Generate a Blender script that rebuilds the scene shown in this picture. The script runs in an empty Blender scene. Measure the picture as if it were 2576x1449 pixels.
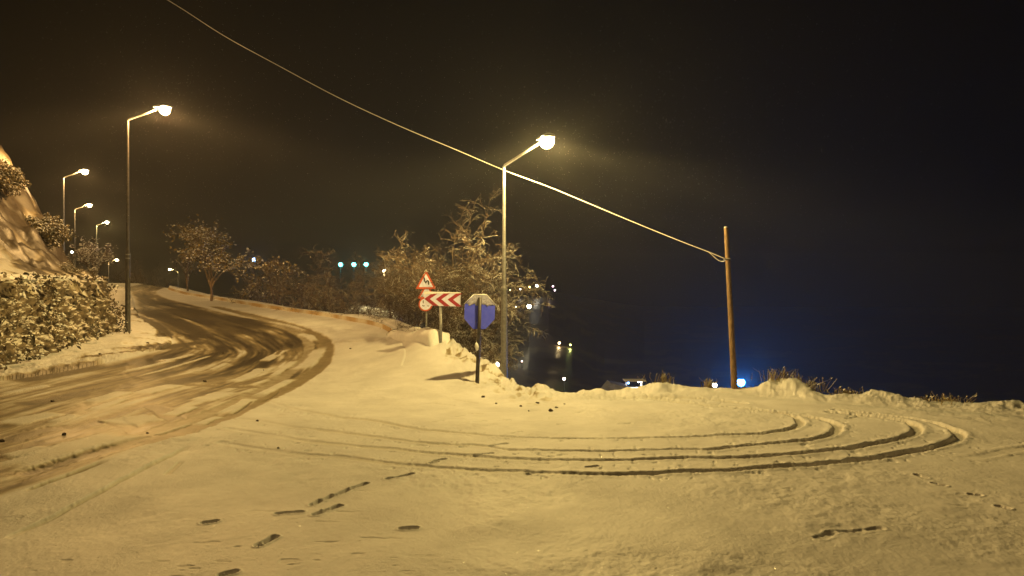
import bpy, math, random
import numpy as np
from mathutils import Vector, Matrix
random.seed(7)
SC = bpy.context.scene
COL = SC.collection

# ------------------------------------------------------------------ camera, sky, exposure
F = 1932.0                    # focal length in photo units (the photo measured 2576 wide)
CX, CY, CAMZ = 1288.0, 724.5, 2.7
cam_d = bpy.data.cameras.new("camera")
cam_d.sensor_width = 36.0
cam_d.lens = 36.0 * F / 2576.0
cam_d.clip_start = 0.1
cam_d.clip_end = 3000.0
cam = bpy.data.objects.new("camera", cam_d)
cam.location = (0, 0, CAMZ)
cam.rotation_euler = (math.radians(90), 0, 0)
COL.objects.link(cam)
SC.camera = cam

world = bpy.data.worlds.new("World")
SC.world = world
world.use_nodes = True
wn = world.node_tree
bg = wn.nodes["Background"]
sky = wn.nodes.new("ShaderNodeTexSky")
sky.sky_type = 'NISHITA'
sky.sun_disc = False
sky.sun_elevation = math.radians(-4.0)
sky.sun_rotation = math.radians(200)
wn.links.new(sky.outputs[0], bg.inputs[0])
bg.inputs[1].default_value = 0.002

SC.view_settings.view_transform = 'Standard'
SC.view_settings.look = 'None'
SC.view_settings.gamma = 1.0
SC.view_settings.exposure = 0.0
cy = SC.cycles
cy.use_denoising = True
cy.max_bounces = 6
cy.diffuse_bounces = 3
cy.glossy_bounces = 2
cy.volume_bounces = 1
cy.transparent_max_bounces = 8
cy.sample_clamp_indirect = 4.0
cy.use_light_tree = True

SODIUM = (1.0, 0.70, 0.215)
ORANGE = (1.0, 0.57, 0.18)

# ------------------------------------------------------------------ small helpers
def at(px, py, D):
    return Vector(((px - CX) / F * D, D, CAMZ - (py - CY) / F * D))

def new_mesh_np(name, verts, faces, smooth=False):
    """verts (N,3) array, faces list of equal-length index rows or (M,k) array"""
    me = bpy.data.meshes.new(name)
    v = np.asarray(verts, dtype=np.float32)
    f = np.asarray(faces, dtype=np.int32)
    k = f.shape[1]
    me.vertices.add(len(v)); me.vertices.foreach_set("co", v.ravel())
    me.loops.add(f.size); me.loops.foreach_set("vertex_index", f.ravel())
    me.polygons.add(len(f))
    me.polygons.foreach_set("loop_start", np.arange(0, f.size, k, dtype=np.int32))
    me.polygons.foreach_set("loop_total", np.full(len(f), k, dtype=np.int32))
    me.polygons.foreach_set("use_smooth", np.full(len(f), smooth, dtype=bool))
    me.update(calc_edges=True)
    return me

class MB:
    """mesh builder"""
    def __init__(self): self.v = []; self.f = []
    def add(self, vs, fs):
        o = len(self.v); self.v.extend(vs); self.f.extend([tuple(i + o for i in f) for f in fs])
    def box(self, c, s, M=None):
        c = Vector(c); h = Vector(s) / 2
        vs = [Vector((c.x + a * h.x, c.y + b * h.y, c.z + d * h.z)) for a in (-1, 1) for b in (-1, 1) for d in (-1, 1)]
        if M: vs = [M @ q for q in vs]
        self.add(vs, [(0,1,3,2),(4,6,7,5),(0,4,5,1),(2,3,7,6),(0,2,6,4),(1,5,7,3)])
    def tube(self, pts, rad, n=10, caps=True):
        pts = [Vector(p) for p in pts]
        if not hasattr(rad, '__len__'): rad = [rad] * len(pts)
        rings = []
        prev = None
        for i, p in enumerate(pts):
            d = (pts[min(i+1, len(pts)-1)] - pts[max(i-1, 0)]).normalized()
            a = prev if prev is not None else (Vector((1,0,0)) if abs(d.x) < .9 else Vector((0,1,0)))
            a = (a - d * a.dot(d)).normalized(); prev = a
            b = d.cross(a)
            rings.append([p + (a * math.cos(2*math.pi*k/n) + b * math.sin(2*math.pi*k/n)) * rad[i] for k in range(n)])
        vs = [q for r in rings for q in r]
        fs = []
        for i in range(len(pts) - 1):
            for k in range(n):
                fs.append((i*n+k, i*n+(k+1)%n, (i+1)*n+(k+1)%n, (i+1)*n+k))
        if caps:
            fs.append(tuple(range(n-1, -1, -1))); fs.append(tuple(range((len(pts)-1)*n, len(pts)*n)))
        self.add(vs, fs)
    def prism(self, outline, y0, y1, M=None):
        """outline: list of (x,z) extruded between y0 and y1"""
        n = len(outline)
        vs = [Vector((x, y0, z)) for x, z in outline] + [Vector((x, y1, z)) for x, z in outline]
        if M: vs = [M @ q for q in vs]
        fs = [tuple(range(n)), tuple(range(2*n-1, n-1, -1))] + [(i, i+n, (i+1)%n+n, (i+1)%n) for i in range(n)]
        self.add(vs, fs)
    def blob(self, c, r, sub=2, rough=.25, seed=0, squash=(1,1,1)):
        n1, n2 = 6 * sub, 4 * sub
        rnd = random.Random(seed)
        ph = [rnd.uniform(0, 6.28) for _ in range(6)]
        vs = []
        for j in range(n2 + 1):
            t = math.pi * j / n2
            for i in range(n1):
                a = 2 * math.pi * i / n1
                d = Vector((math.sin(t)*math.cos(a), math.sin(t)*math.sin(a), math.cos(t)))
                k = 1 + rough * (math.sin(3*d.x+ph[0]) * math.sin(4*d.y+ph[1]) + .6*math.sin(6*d.z+ph[2]+3*d.x) + .4*math.sin(9*d.y+ph[3])*math.sin(8*d.x+ph[4]))
                vs.append(Vector(c) + Vector((d.x*squash[0], d.y*squash[1], d.z*squash[2])) * r * k)
        fs = [(j*n1+i, j*n1+(i+1)%n1, (j+1)*n1+(i+1)%n1, (j+1)*n1+i) for j in range(n2) for i in range(n1)]
        self.add(vs, fs)
    def build(self, name, mat, parent=None, smooth=False, bevel=0):
        me = bpy.data.meshes.new(name)
        me.from_pydata([tuple(q) for q in self.v], [], self.f)
        if smooth: me.polygons.foreach_set("use_smooth", [True] * len(me.polygons))
        me.update()
        return link(name, me, mat, parent, bevel)

def link(name, me, mat, parent=None, bevel=0):
    if mat is not None: me.materials.append(mat)
    o = bpy.data.objects.new(name, me); COL.objects.link(o)
    if parent is not None: o.parent = parent
    if bevel:
        b = o.modifiers.new("bevel", 'BEVEL'); b.width = bevel; b.segments = 2; b.limit_method = 'ANGLE'
    return o

def tag(o, label=None, cat=None, group=None, kind=None):
    if label: o['label'] = label
    if cat: o['category'] = cat
    if group: o['group'] = group
    if kind: o['kind'] = kind
    return o

def thing(name, loc, label, cat, group=None, rz=0):
    o = bpy.data.objects.new(name, None); COL.objects.link(o)
    o.location = loc; o.rotation_euler = (0, 0, rz); o.empty_display_size = .2
    return tag(o, label, cat, group)

def copy_tree(o, parent=None):
    c = o.copy(); COL.objects.link(c); c.parent = parent
    for ch in list(o.children): copy_tree(ch, c)
    return c

# numpy noise
def _h(ix, iy, s):
    n = (ix.astype(np.int64) * 374761393 + iy.astype(np.int64) * 668265263 + s * 974634777) & 0x7fffffff
    n = ((n ^ (n >> 13)) * 1274126177) & 0x7fffffff
    n = n ^ (n >> 16)
    return (n & 0xffff) / 65535.0
def vnoise(x, y, s=0):
    ix, iy = np.floor(x), np.floor(y)
    fx, fy = x - ix, y - iy
    fx = fx*fx*(3-2*fx); fy = fy*fy*(3-2*fy)
    a, b = _h(ix, iy, s), _h(ix+1, iy, s)
    c, d = _h(ix, iy+1, s), _h(ix+1, iy+1, s)
    return (a*(1-fx)+b*fx)*(1-fy) + (c*(1-fx)+d*fx)*fy
def fbm(x, y, s=0, o=4):
    t = 0; a = .5
    for k in range(o):
        t = t + a * vnoise(x * 2**k + 17.3*k, y * 2**k + 5.1*k, s + k); a *= .5
    return t / (1 - .5**o)          # 0..1
def sstep(a, b, x):
    t = np.clip((x - a) / (b - a), 0, 1); return t*t*(3-2*t)

# ------------------------------------------------------------------ materials
def mat_new(name, base=(.5,.5,.5), rough=.6, metal=0, spec=.5):
    m = bpy.data.materials.new(name); m.use_nodes = True
    b = m.node_tree.nodes["Principled BSDF"]
    b.inputs["Base Color"].default_value = (*base, 1)
    b.inputs["Roughness"].default_value = rough
    b.inputs["Metallic"].default_value = metal
    b.inputs["Specular IOR Level"].default_value = spec
    return m
def N(m, t, **kw):
    n = m.node_tree.nodes.new(t)
    for k, v in kw.items():
        if k.startswith('i_'): n.inputs[k[2:].replace('_', ' ')].default_value = v
        else: setattr(n, k, v)
    return n
def L(m, a, b): m.node_tree.links.new(a, b)
def bsdf(m): return m.node_tree.nodes["Principled BSDF"]
def noise_mat(name, c1, c2, scale=8, rough=.7, bump=.3, metal=0, lo=.35, hi=.65, detail=6, stretch=None, dist=.02):
    m = mat_new(name, c1, rough, metal)
    tc = N(m, "ShaderNodeTexCoord"); mp = N(m, "ShaderNodeMapping")
    if stretch: mp.inputs["Scale"].default_value = stretch
    L(m, tc.outputs["Object"], mp.inputs[0])
    nz = N(m, "ShaderNodeTexNoise"); nz.inputs["Scale"].default_value = scale; nz.inputs["Detail"].default_value = detail
    L(m, mp.outputs[0], nz.inputs["Vector"])
    cr = N(m, "ShaderNodeValToRGB")
    cr.color_ramp.elements[0].position = lo; cr.color_ramp.elements[0].color = (*c1, 1)
    cr.color_ramp.elements[1].position = hi; cr.color_ramp.elements[1].color = (*c2, 1)
    L(m, nz.outputs[0], cr.inputs[0]); L(m, cr.outputs[0], bsdf(m).inputs["Base Color"])
    bp = N(m, "ShaderNodeBump"); bp.inputs["Strength"].default_value = bump; bp.inputs["Distance"].default_value = dist
    L(m, nz.outputs[0], bp.inputs["Height"]); L(m, bp.outputs[0], bsdf(m).inputs["Normal"])
    m["_cr"] = cr.name
    return m
def snowy(m, lo=.25, hi=.6, nscale=9, amount=.35, snow=(.82,.82,.84)):
    """mix real snow onto whatever faces up"""
    b = bsdf(m)
    src = b.inputs["Base Color"].links[0].from_socket if b.inputs["Base Color"].links else None
    geo = N(m, "ShaderNodeNewGeometry"); sp = N(m, "ShaderNodeSeparateXYZ"); L(m, geo.outputs["True Normal"], sp.inputs[0])
    tc = N(m, "ShaderNodeTexCoord"); nz = N(m, "ShaderNodeTexNoise"); nz.inputs["Scale"].default_value = nscale; nz.inputs["Detail"].default_value = 5
    L(m, tc.outputs["Object"], nz.inputs["Vector"])
    ma = N(m, "ShaderNodeMath", operation='MULTIPLY_ADD'); L(m, nz.outputs[0], ma.inputs[0]); ma.inputs[1].default_value = amount*2; ma.inputs[2].default_value = -amount
    ad = N(m, "ShaderNodeMath", operation='ADD'); L(m, sp.outputs["Z"], ad.inputs[0]); L(m, ma.outputs[0], ad.inputs[1])
    mr = N(m, "ShaderNodeMapRange"); mr.inputs["From Min"].default_value = lo; mr.inputs["From Max"].default_value = hi
    L(m, ad.outputs[0], mr.inputs[0])
    mx = N(m, "ShaderNodeMix", data_type='RGBA')
    L(m, mr.outputs[0], mx.inputs[0])
    if src: L(m, src, mx.inputs[6])
    else: mx.inputs[6].default_value = b.inputs["Base Color"].default_value
    mx.inputs[7].default_value = (*snow, 1)
    L(m, mx.outputs[2], b.inputs["Base Color"])
    return m
def emit_mat(name, col, strength):
    m = mat_new(name, (.8,.8,.8), .3)
    bsdf(m).inputs["Emission Color"].default_value = (*col, 1)
    bsdf(m).inputs["Emission Strength"].default_value = strength
    return m

# ground: fresh snow with driven, salted slush where the attribute 'slush' says so, plus painted valley dark
def ground_material():
    m = mat_new("snow_ground", (.8,.8,.8), .6)
    b = bsdf(m)
    at_ = N(m, "ShaderNodeAttribute", attribute_name="slush")
    tc = N(m, "ShaderNodeTexCoord")
    n1 = N(m, "ShaderNodeTexNoise"); n1.inputs["Scale"].default_value = 3.2; n1.inputs["Detail"].default_value = 9; n1.inputs["Roughness"].default_value = .65
    L(m, tc.outputs["Object"], n1.inputs["Vector"])
    ad = N(m, "ShaderNodeMath", operation='MULTIPLY_ADD'); L(m, n1.outputs[0], ad.inputs[0]); ad.inputs[1].default_value = .5; ad.inputs[2].default_value = -.25
    su = N(m, "ShaderNodeMath", operation='ADD', use_clamp=True); L(m, at_.outputs["Fac"], su.inputs[0])
    ga = N(m, "ShaderNodeMath", operation='MULTIPLY'); L(m, ad.outputs[0], ga.inputs[0])
    lim = N(m, "ShaderNodeMath", operation='MULTIPLY', use_clamp=True); L(m, at_.outputs["Fac"], lim.inputs[0]); lim.inputs[1].default_value = 4.0
    L(m, lim.outputs[0], ga.inputs[1]); L(m, ga.outputs[0], su.inputs[1])
    cr = N(m, "ShaderNodeValToRGB"); e = cr.color_ramp.elements
    e[0].position = 0; e[0].color = (.80,.80,.82,1)
    e[1].position = 1; e[1].color = (.075,.058,.045,1)
    for p, c in ((.25, (.62,.58,.50,1)), (.5, (.33,.265,.165,1)), (.75, (.15,.12,.08,1))):
        q = e.new(p); q.color = c
    L(m, su.outputs[0], cr.inputs[0])
    # faint dirt and wind-packed tone in the clean snow
    n3 = N(m, "ShaderNodeTexNoise"); n3.inputs["Scale"].default_value = .9; n3.inputs["Detail"].default_value = 8; n3.inputs["Roughness"].default_value = .7
    L(m, tc.outputs["Object"], n3.inputs["Vector"])
    r3 = N(m, "ShaderNodeMapRange"); r3.inputs["From Min"].default_value = .35; r3.inputs["From Max"].default_value = .7; r3.inputs["To Min"].default_value = 1.0; r3.inputs["To Max"].default_value = .76
    L(m, n3.outputs[0], r3.inputs[0])
    mu = N(m, "ShaderNodeVectorMath", operation='SCALE'); L(m, cr.outputs[0], mu.inputs[0]); L(m, r3.outputs[0], mu.inputs["Scale"])
    L(m, mu.outputs[0], b.inputs["Base Color"])
    rr = N(m, "ShaderNodeMapRange"); rr.inputs["To Min"].default_value = .65; rr.inputs["To Max"].default_value = .38
    L(m, su.outputs[0], rr.inputs[0]); L(m, rr.outputs[0], b.inputs["Roughness"])
    n2 = N(m, "ShaderNodeTexNoise"); n2.inputs["Scale"].default_value = 34; n2.inputs["Detail"].default_value = 7; n2.inputs["Roughness"].default_value = .7
    L(m, tc.outputs["Object"], n2.inputs["Vector"])
    bp = N(m, "ShaderNodeBump"); bp.inputs["Strength"].default_value = .55; bp.inputs["Distance"].default_value = .02
    L(m, n2.outputs[0], bp.inputs["Height"])
    bs = N(m, "ShaderNodeMapRange"); bs.inputs["From Min"].default_value = .42; bs.inputs["From Max"].default_value = .62; bs.inputs["To Min"].default_value = .12; bs.inputs["To Max"].default_value = .75
    n4 = N(m, "ShaderNodeTexNoise"); n4.inputs["Scale"].default_value = .55; n4.inputs["Detail"].default_value = 5; n4.inputs["Roughness"].default_value = .6
    L(m, tc.outputs["Object"], n4.inputs["Vector"]); L(m, n4.outputs[0], bs.inputs[0]); L(m, bs.outputs[0], bp.inputs["Strength"])
    # loose ice crystals: small mirror-like facets lying at random tilts
    vo = N(m, "ShaderNodeTexVoronoi"); vo.inputs["Scale"].default_value = 13.0; L(m, tc.outputs["Object"], vo.inputs["Vector"])
    lt = N(m, "ShaderNodeMath", operation='LESS_THAN'); lt.inputs[1].default_value = .09; L(m, vo.outputs["Distance"], lt.inputs[0])
    cs_ = N(m, "ShaderNodeVectorMath", operation='SUBTRACT'); cs_.inputs[1].default_value = (.5,.5,.5); L(m, vo.outputs["Color"], cs_.inputs[0])
    c2 = N(m, "ShaderNodeVectorMath", operation='SCALE'); c2.inputs["Scale"].default_value = 1.0; L(m, cs_.outputs[0], c2.inputs[0])
    va = N(m, "ShaderNodeVectorMath", operation='ADD'); L(m, bp.outputs[0], va.inputs[0]); L(m, c2.outputs[0], va.inputs[1])
    vn = N(m, "ShaderNodeVectorMath", operation='NORMALIZE'); L(m, va.outputs[0], vn.inputs[0])
    mixn = N(m, "ShaderNodeMix", data_type='VECTOR'); L(m, lt.outputs[0], mixn.inputs[0]); L(m, bp.outputs[0], mixn.inputs[4]); L(m, vn.outputs[0], mixn.inputs[5])
    L(m, mixn.outputs[1], b.inputs["Normal"])
    L(m, lt.outputs[0], b.inputs["Metallic"])
    r5 = N(m, "ShaderNodeMix", data_type='FLOAT'); L(m, lt.outputs[0], r5.inputs[0]); L(m, rr.outputs[0], r5.inputs[2]); r5.inputs[3].default_value = .28
    L(m, r5.outputs[0], b.inputs["Roughness"])
    return m

M_GROUND = ground_material()
M_SNOW = noise_mat("snow", (.78,.78,.8), (.84,.84,.85), 6, .6, .5, dist=.03)
M_METAL = noise_mat("galvanised_steel", (.17,.17,.18), (.27,.27,.27), 14, .45, .1, metal=.35)
M_METAL_DARK = noise_mat("dark_painted_steel", (.02,.018,.018), (.06,.05,.045), 10, .5, .15)
M_HOUSING = mat_new("lamp_housing", (.25,.25,.26), .4, .5)
M_WOOD = noise_mat("weathered_wood", (.13,.08,.045), (.30,.19,.10), 7, .85, .9, stretch=(6,6,.6))
M_BARK = snowy(noise_mat("bark", (.10,.065,.04), (.19,.125,.08), 12, .9, .3), .1, .6, 7, .45, (.62,.60,.58))
M_TWIG = snowy(noise_mat("twig_bark", (.07,.047,.032), (.13,.088,.06), 5, .9, .2), .45, .85, 3, .5, (.60,.58,.56))
M_LEAF = snowy(noise_mat("dull_leaf", (.07,.06,.02), (.20,.14,.045), 5, .8, .1), .3, .7, 5, .5, (.7,.69,.68))
M_IVY = snowy(noise_mat("ivy_leaf", (.022,.018,.008), (.13,.09,.045), 1.6, .7, .2), .62, 1.0, 2.2, .55, (.55,.51,.48))
M_STONE = snowy(noise_mat("stone_wall", (.045,.033,.02), (.20,.15,.10), 5, .9, .9, dist=.05, detail=9), .50, .85, 5, .5, (.64,.60,.56))
M_ROCK = mat_new("clod", (.07,.05,.035), .9)
M_CABLE = snowy(mat_new("cable", (.55,.52,.48), .6), .2, .5, 3, .2)
M_RED = noise_mat("sign_red", (.26,.018,.035), (.36,.03,.05), 20, .45, .05)
M_ORANGE = noise_mat("sign_border_red", (.42,.07,.03), (.5,.10,.045), 20, .45, .05)
M_WHITE = noise_mat("sign_white", (.60,.62,.85), (.68,.70,.95), 15, .5, .05)
M_BLACK = mat_new("sign_black", (.015,.013,.015), .5)
M_BLUE = noise_mat("sign_back_blue", (.07,.10,1.0), (.10,.13,1.0), 9, .45, .1)
M_FROST = noise_mat("frost", (.30,.30,.44), (.50,.50,.62), 30, .7, .7, dist=.02)
M_GRASS = snowy(noise_mat("dry_grass", (.22,.16,.05), (.34,.27,.10), 6, .8, 0), .4, .8, 5, .3)

# ------------------------------------------------------------------ terrain
ctl = []
for x in (-10, -5, 0, 5, 10, 16, 22):
    for y in (2, 6, 10, 14): 
        if not (x <= -5 and y > 8): ctl.append((x, y, 0.0))
for x in (3, 7, 11, 15): ctl.append((x, 18, 0.0))
for p in [(-400,1300,9),(0,1250,9.7),(0,1100,13),(0,1000,16.5),(0,955,18.5),(-300,1000,15.5),(300,1100,13.3),(300,1000,17.3),
          (300,900,23),(250,915,22),(600,1000,18.3),(600,900,26),(600,850,31),(830,880,28),(836,940,23),(1000,900,25),
          (1100,940,21.8),(1100,1000,19),(1130,985,20),(1130,940,21.4),(1130,900,22.6),(1000,925,22.9),(420,870,26.5),(350,845,28),(400,800,34),(500,800,36),(640,790,37),(740,805,33.5),
          (350,760,44),(450,745,50),(400,730,56),(330,722,58),(870,812,31.5),(960,830,28.5),(1010,870,25),(1100,866,23.8),
          (1170,885,23.2),(1250,935,22.0),(1300,970,21.0),(250,730,52),(1200,961,20.9),(1060,868,24.5),(900,800,34.5),(640,770,41)]:
    q = at(*p); ctl.append(tuple(q))
ctl = np.array(ctl)
def _tps_k(r2): return np.where(r2 > 1e-9, .5 * r2 * np.log(np.maximum(r2, 1e-12)), 0)
_A = ctl[:, :2]
_K = _tps_k(((_A[:, None] - _A[None]) ** 2).sum(-1)) + np.eye(len(ctl)) * 1.5
_P = np.hstack([np.ones((len(ctl), 1)), _A])
_S = np.block([[_K, _P], [_P.T, np.zeros((3, 3))]])
_W = np.linalg.solve(_S, np.concatenate([ctl[:, 2], np.zeros(3)]))
def tps(x, y):
    out = _W[-3] + _W[-2] * x + _W[-1] * y
    for i in range(len(ctl)):
        out = out + _W[i] * _tps_k((x - ctl[i, 0]) ** 2 + (y - ctl[i, 1]) ** 2)
    return out
E_P = [-1200, 300, 440, 550, 640, 740, 870, 960, 1000, 1060, 1105, 1170, 1250, 1300, 1340, 1400, 1540, 1850, 2100, 2250, 2576, 3300, 5000]
E_D = [ 80,  68,  58,  47,  42, 37.5, 34, 30.5, 29, 26.6, 25, 23.4, 22.0, 21.0, 20.3, 19.9, 19.7, 19.9, 18.8, 18.3, 17.4, 16.5, 15]
def pxof(x, y): return CX + F * x / np.maximum(y, .5)
def edge_d(x, y): return np.interp(pxof(x, y), E_P, E_D)
def farz(x, y):
    p = pxof(x, y)
    base = np.interp(p, [0, 300, 440, 700, 1050, 1200, 1500], [1.5, 1.0, -1.5, -4, -6, -9, -12])
    base = base - .02 * np.maximum(y - 60, 0) * np.interp(p, [300, 700], [1, 0])
    # hillside beyond the valley, facing the camera, ending to the right
    A = np.interp(p, [-500, 600, 900, 1380, 1480, 1620], [2, 8, 12, 12.4, 7, 0])
    z = base + (A + np.interp(p, [600, 1200, 1500], [-3, -3, 0])) * sstep(140, 225, y)
    # knoll behind the thicket
    z = z + np.interp(p, [600, 820, 900, 1000, 1080], [0, .7, 1, 1, 0]) * 6.4 * sstep(40, 60, y) * (1 - sstep(72, 95, y))
    # terrace below the lower lamps
    z = z + np.interp(p, [1230, 1330, 1440, 1520], [0, 1, 1, 0]) * 2.0 * sstep(110, 150, y) * (1-sstep(150, 185, y))
    z = z + (fbm(x*.05, y*.05, 40, 5) - .5) * 1.2 * sstep(60, 110, y) * np.interp(p, [300, 700], [.2, 1])
    return z
def terrain(x, y):
    x = np.asarray(x, float); y = np.asarray(y, float)
    z = tps(x, y)
    z = np.clip(z, -.35, 3.1)
    d = y - edge_d(x, y)
    zz = z - np.maximum(d, 0) * .75 + .12 * np.maximum(d, 0) * (pxof(x, y) < 300)
    f = farz(x, y)
    k = .6
    hh = np.clip(.5 + .5 * (zz - f) / k, 0, 1)        # smooth max
    far = f * (1 - hh) + zz * hh + k * hh * (1 - hh)
    return np.where(d > 0, np.maximum(far, -30), z)

def hit(px, py):
    """where the sight line through (px,py) meets the ground: used to read positions off the photograph"""
    D = np.linspace(5, 75, 2800)
    x = (px - CX) / F * D
    zr = CAMZ - (py - CY) / F * D
    t = terrain(x, D)
    i = np.argmax(zr <= t)
    if zr[i] > t[i]: i = len(D) - 1
    return Vector((x[i], D[i], t[i]))
def gz(x, y): return float(terrain(np.array([x]), np.array([y]))[0])

# ---- fan grid: fine where the ground is near the frame, coarse outside and far off
us = np.concatenate([np.linspace(-1.6, -.70, 90, endpoint=False), np.linspace(-.70, .70, 1300, endpoint=False), np.linspace(.70, 1.6, 90)])
inv = np.concatenate([np.linspace(1/3.2, 1/6.8, 60, endpoint=False), np.linspace(1/6.8, 1/25., 560, endpoint=False),
                      np.linspace(1/25., 1/75., 170, endpoint=False), np.linspace(1/75., 1/600., 90)])
Dg = 1 / inv
U, DD = np.meshgrid(us, Dg)
X = (U * DD).ravel(); Y = DD.ravel()
Z = terrain(X, Y)
ZB = Z.copy()
PX = pxof(X, Y)
near = Y < 70

def seg_field(pts, R):
    """distance to polyline, signed side, arclength, for vertices within R"""
    P = np.array([(p[0], p[1]) for p in pts])
    dmin = np.full(len(X), 1e9); side = np.zeros(len(X)); arc = np.zeros(len(X))
    s0 = 0
    for a, b in zip(P[:-1], P[1:]):
        lo = np.minimum(a, b) - R; hi = np.maximum(a, b) + R
        idx = np.nonzero((X > lo[0]) & (X < hi[0]) & (Y > lo[1]) & (Y < hi[1]))[0]
        ab = b - a; l = np.hypot(*ab)
        if l < 1e-6: continue
        t = ((X[idx]-a[0])*ab[0] + (Y[idx]-a[1])*ab[1]) / l**2
        tc = np.clip(t, 0, 1)
        dx = X[idx]-a[0]-tc*ab[0]; dy = Y[idx]-a[1]-tc*ab[1]
        d = np.hypot(dx, dy)
        m = d < dmin[idx]
        ii = idx[m]
        dmin[ii] = d[m]; side[ii] = np.sign(ab[0]*dy[m] - ab[1]*dx[m]); arc[ii] = s0 + tc[m]*l
        s0 += l
    return dmin, side, arc
def smooth_line(pts, n=6):
    P = [Vector(p) for p in pts]; out = []
    for i in range(len(P)-1):
        p0 = P[max(i-1,0)]; p1 = P[i]; p2 = P[i+1]; p3 = P[min(i+2, len(P)-1)]
        for k in range(n):
            t = k/n
            out.append(.5*((2*p1)+(p2-p0)*t+(2*p0-5*p1+4*p2-p3)*t*t+(3*p1-p0-3*p2+p3)*t**3))
    out.append(P[-1]); return out
def ground_line(pix, n=6):
    pix = smooth_line([(a, b, 0) for a, b in pix], n)
    return [hit(p.x, p.y) for p in pix]
def inside(poly, x, y):
    P = [(p[0], p[1]) for p in poly]; c = np.zeros(len(x), bool)
    for (x1, y1), (x2, y2) in zip(P, P[1:] + P[:1]):
        if y1 == y2: continue
        m = ((y1 > y) != (y2 > y)) & (x < (x2-x1)*(y-y1)/(y2-y1)+x1)
        c ^= m
    return c

slush = np.zeros(len(X))
def zd(zx, zy): return (zx*.3527, 767+zy*.3527)           # detail of the bend
# --- pavement beyond the kerb
KERB = ground_line([(425,729),(470,742),(560,757),(640,771),(720,783),(800,794),(880,808),(940,820),(975,832),(1000,850),(1015,874),(1018,897),(1010,922)], 5)
pv = [p.xy for p in KERB] + [Vector(at(1120, 0, 22.2).xy), Vector(at(1125, 0, 26).xy), Vector(at(1000, 0, 33).xy), Vector(at(740, 0, 44).xy), Vector(at(425, 0, 72).xy)]
ins = inside(pv, X, Y)
kd, ks, ka = seg_field(KERB, 1.2)
ramp = np.where(ins, sstep(0, .10+.35*(1-sstep(24.5, 26.5, Y)), kd), 0)
nearend = sstep(23.0, 26.0, Y)
Z += .22 * ramp * nearend
# snow roll against the kerb on the road side
Z += np.where(~ins & (kd < 1.2), .03*np.exp(-(kd/.25)**2), 0)

# --- the ploughed, salted road
outer = [(423,722),(398,735),(430,752),(511,771),(635,799),(741,816),(811,845),(836,873),(825,908),(794,943),(741,968),(652,1003),(564,1042),(476,1083),(420,1106),(300,1150),(100,1222),(-120,1290),(-500,1400)]
inner = [(-500,1010),(-120,970),(0,957),(120,938),(247,915),(353,890),(418,872),(432,858),(406,838),(375,818),(353,802),(340,778),(330,748),(312,724)]
OUT = ground_line(outer, 4); INN = ground_line(inner, 4)
ro = inside([p.xy for p in OUT] + [p.xy for p in INN], X, Y)
od, os_, oa = seg_field(OUT, 16.0)
idd, is_, ia = seg_field(INN, 3.0)
edgefade = np.where(ro, sstep(0, .35, od) * sstep(0, .5, idd), 0)
st1 = fbm(oa*.22, od*2.6, 3, 5)
st2 = fbm(oa*.7+40, od*9.0, 9, 5)
lowf = fbm(X*.35, Y*.35, 12, 4)
am = 1 - .35*sstep(24, 29, Y)
s = .60 + ((st1-.5)*1.25 + (st2-.5)*.95)*am + (lowf-.5)*.55
s = np.clip(.5+(s-.5)*1.15-.03, .05, 1)
# the far part of the bend is barer and darker than the near part
dark = sstep(21, 29, Y) * (1 - .45*sstep(40, 55, Y))
s = s * (.80 + .55 * dark)
slush = np.where(ro, edgefade * s, 0)

def stroke(pix, w, val, mode='max', depth=0.0, soft=.5, raw=None, breakup=0):
    global slush, Z
    line = raw or ground_line(pix, 4)
    d, sd, a = seg_field(line, w*1.6)
    L_ = sum((Vector(q)-Vector(p)).length for p, q in zip(line[:-1], line[1:]))
    m = 1 - sstep(w*(1-soft*.6), w*1.1, d + (fbm(X*3, Y*3, 77, 3)-.5)*w*.45 + (fbm(X*14, Y*14, 78, 2)-.5)*min(w, .2)*.4)
    m = np.where(d < w*1.6, m, 0)
    ends = sstep(0, min(.8, L_*.2), a) * (1 - sstep(L_-min(.8, L_*.2), L_, a))
    m = m * ends
    if breakup: m = m * sstep(.5-breakup*.5, .5+.15, fbm(X*1.3+9, Y*1.3, 31, 4) + .12)
    if mode == 'max': slush = np.maximum(slush, m*val)
    elif mode == 'set': slush = slush*(1-m) + val*m
    elif mode == 'mul': slush = slush*(1-m*(1-val))
    Z += m*depth
# tyre bands (slush colour) and snow ridges left between them
Zp = lambda *q: [zd(a, b) for a, b in q]
stroke(Zp((1500,5),(1850,85),(2130,165),(2290,240),(2335,320),(2290,430),(2150,530),(1800,700),(1300,905),(1000,965),(500,1110),(0,1235)), .28, .52, 'set', -.02)
stroke(Zp((1700,60),(1950,120),(2120,190),(2200,270),(2190,360),(2080,470),(1850,610),(1500,770),(1150,880),(600,1060),(0,1190)), .22, .42, 'set', -.015)
stroke(Zp((950,25),(1080,60),(1250,120),(1400,190),(1480,250)), .7, .95, 'max', 0, .8)
stroke(Zp((1250,20),(1500,90),(1650,150),(1700,230)), 1.2, .85, 'max', 0, .9)
stroke(Zp((960,70),(1080,120),(1180,200),(1150,250)), .35, .85, 'max', -.01, .7)
stroke(Zp((800,330),(1100,310),(1400,270),(1600,250)), .35, .8, 'max', 0, .7)
stroke(Zp((750,770),(850,850),(1000,900),(1060,925)), .22, .55, 'max', -.01)
stroke(Zp((950,690),(1130,730),(1230,800),(1340,830)), .25, .7, 'max', -.01)
stroke(Zp((1000,575),(1400,570),(1700,585),(1950,570)), .25, .55, 'max', -.01)
stroke(Zp((350,910),(600,905),(800,890)), .2, .6, 'max')
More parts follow.
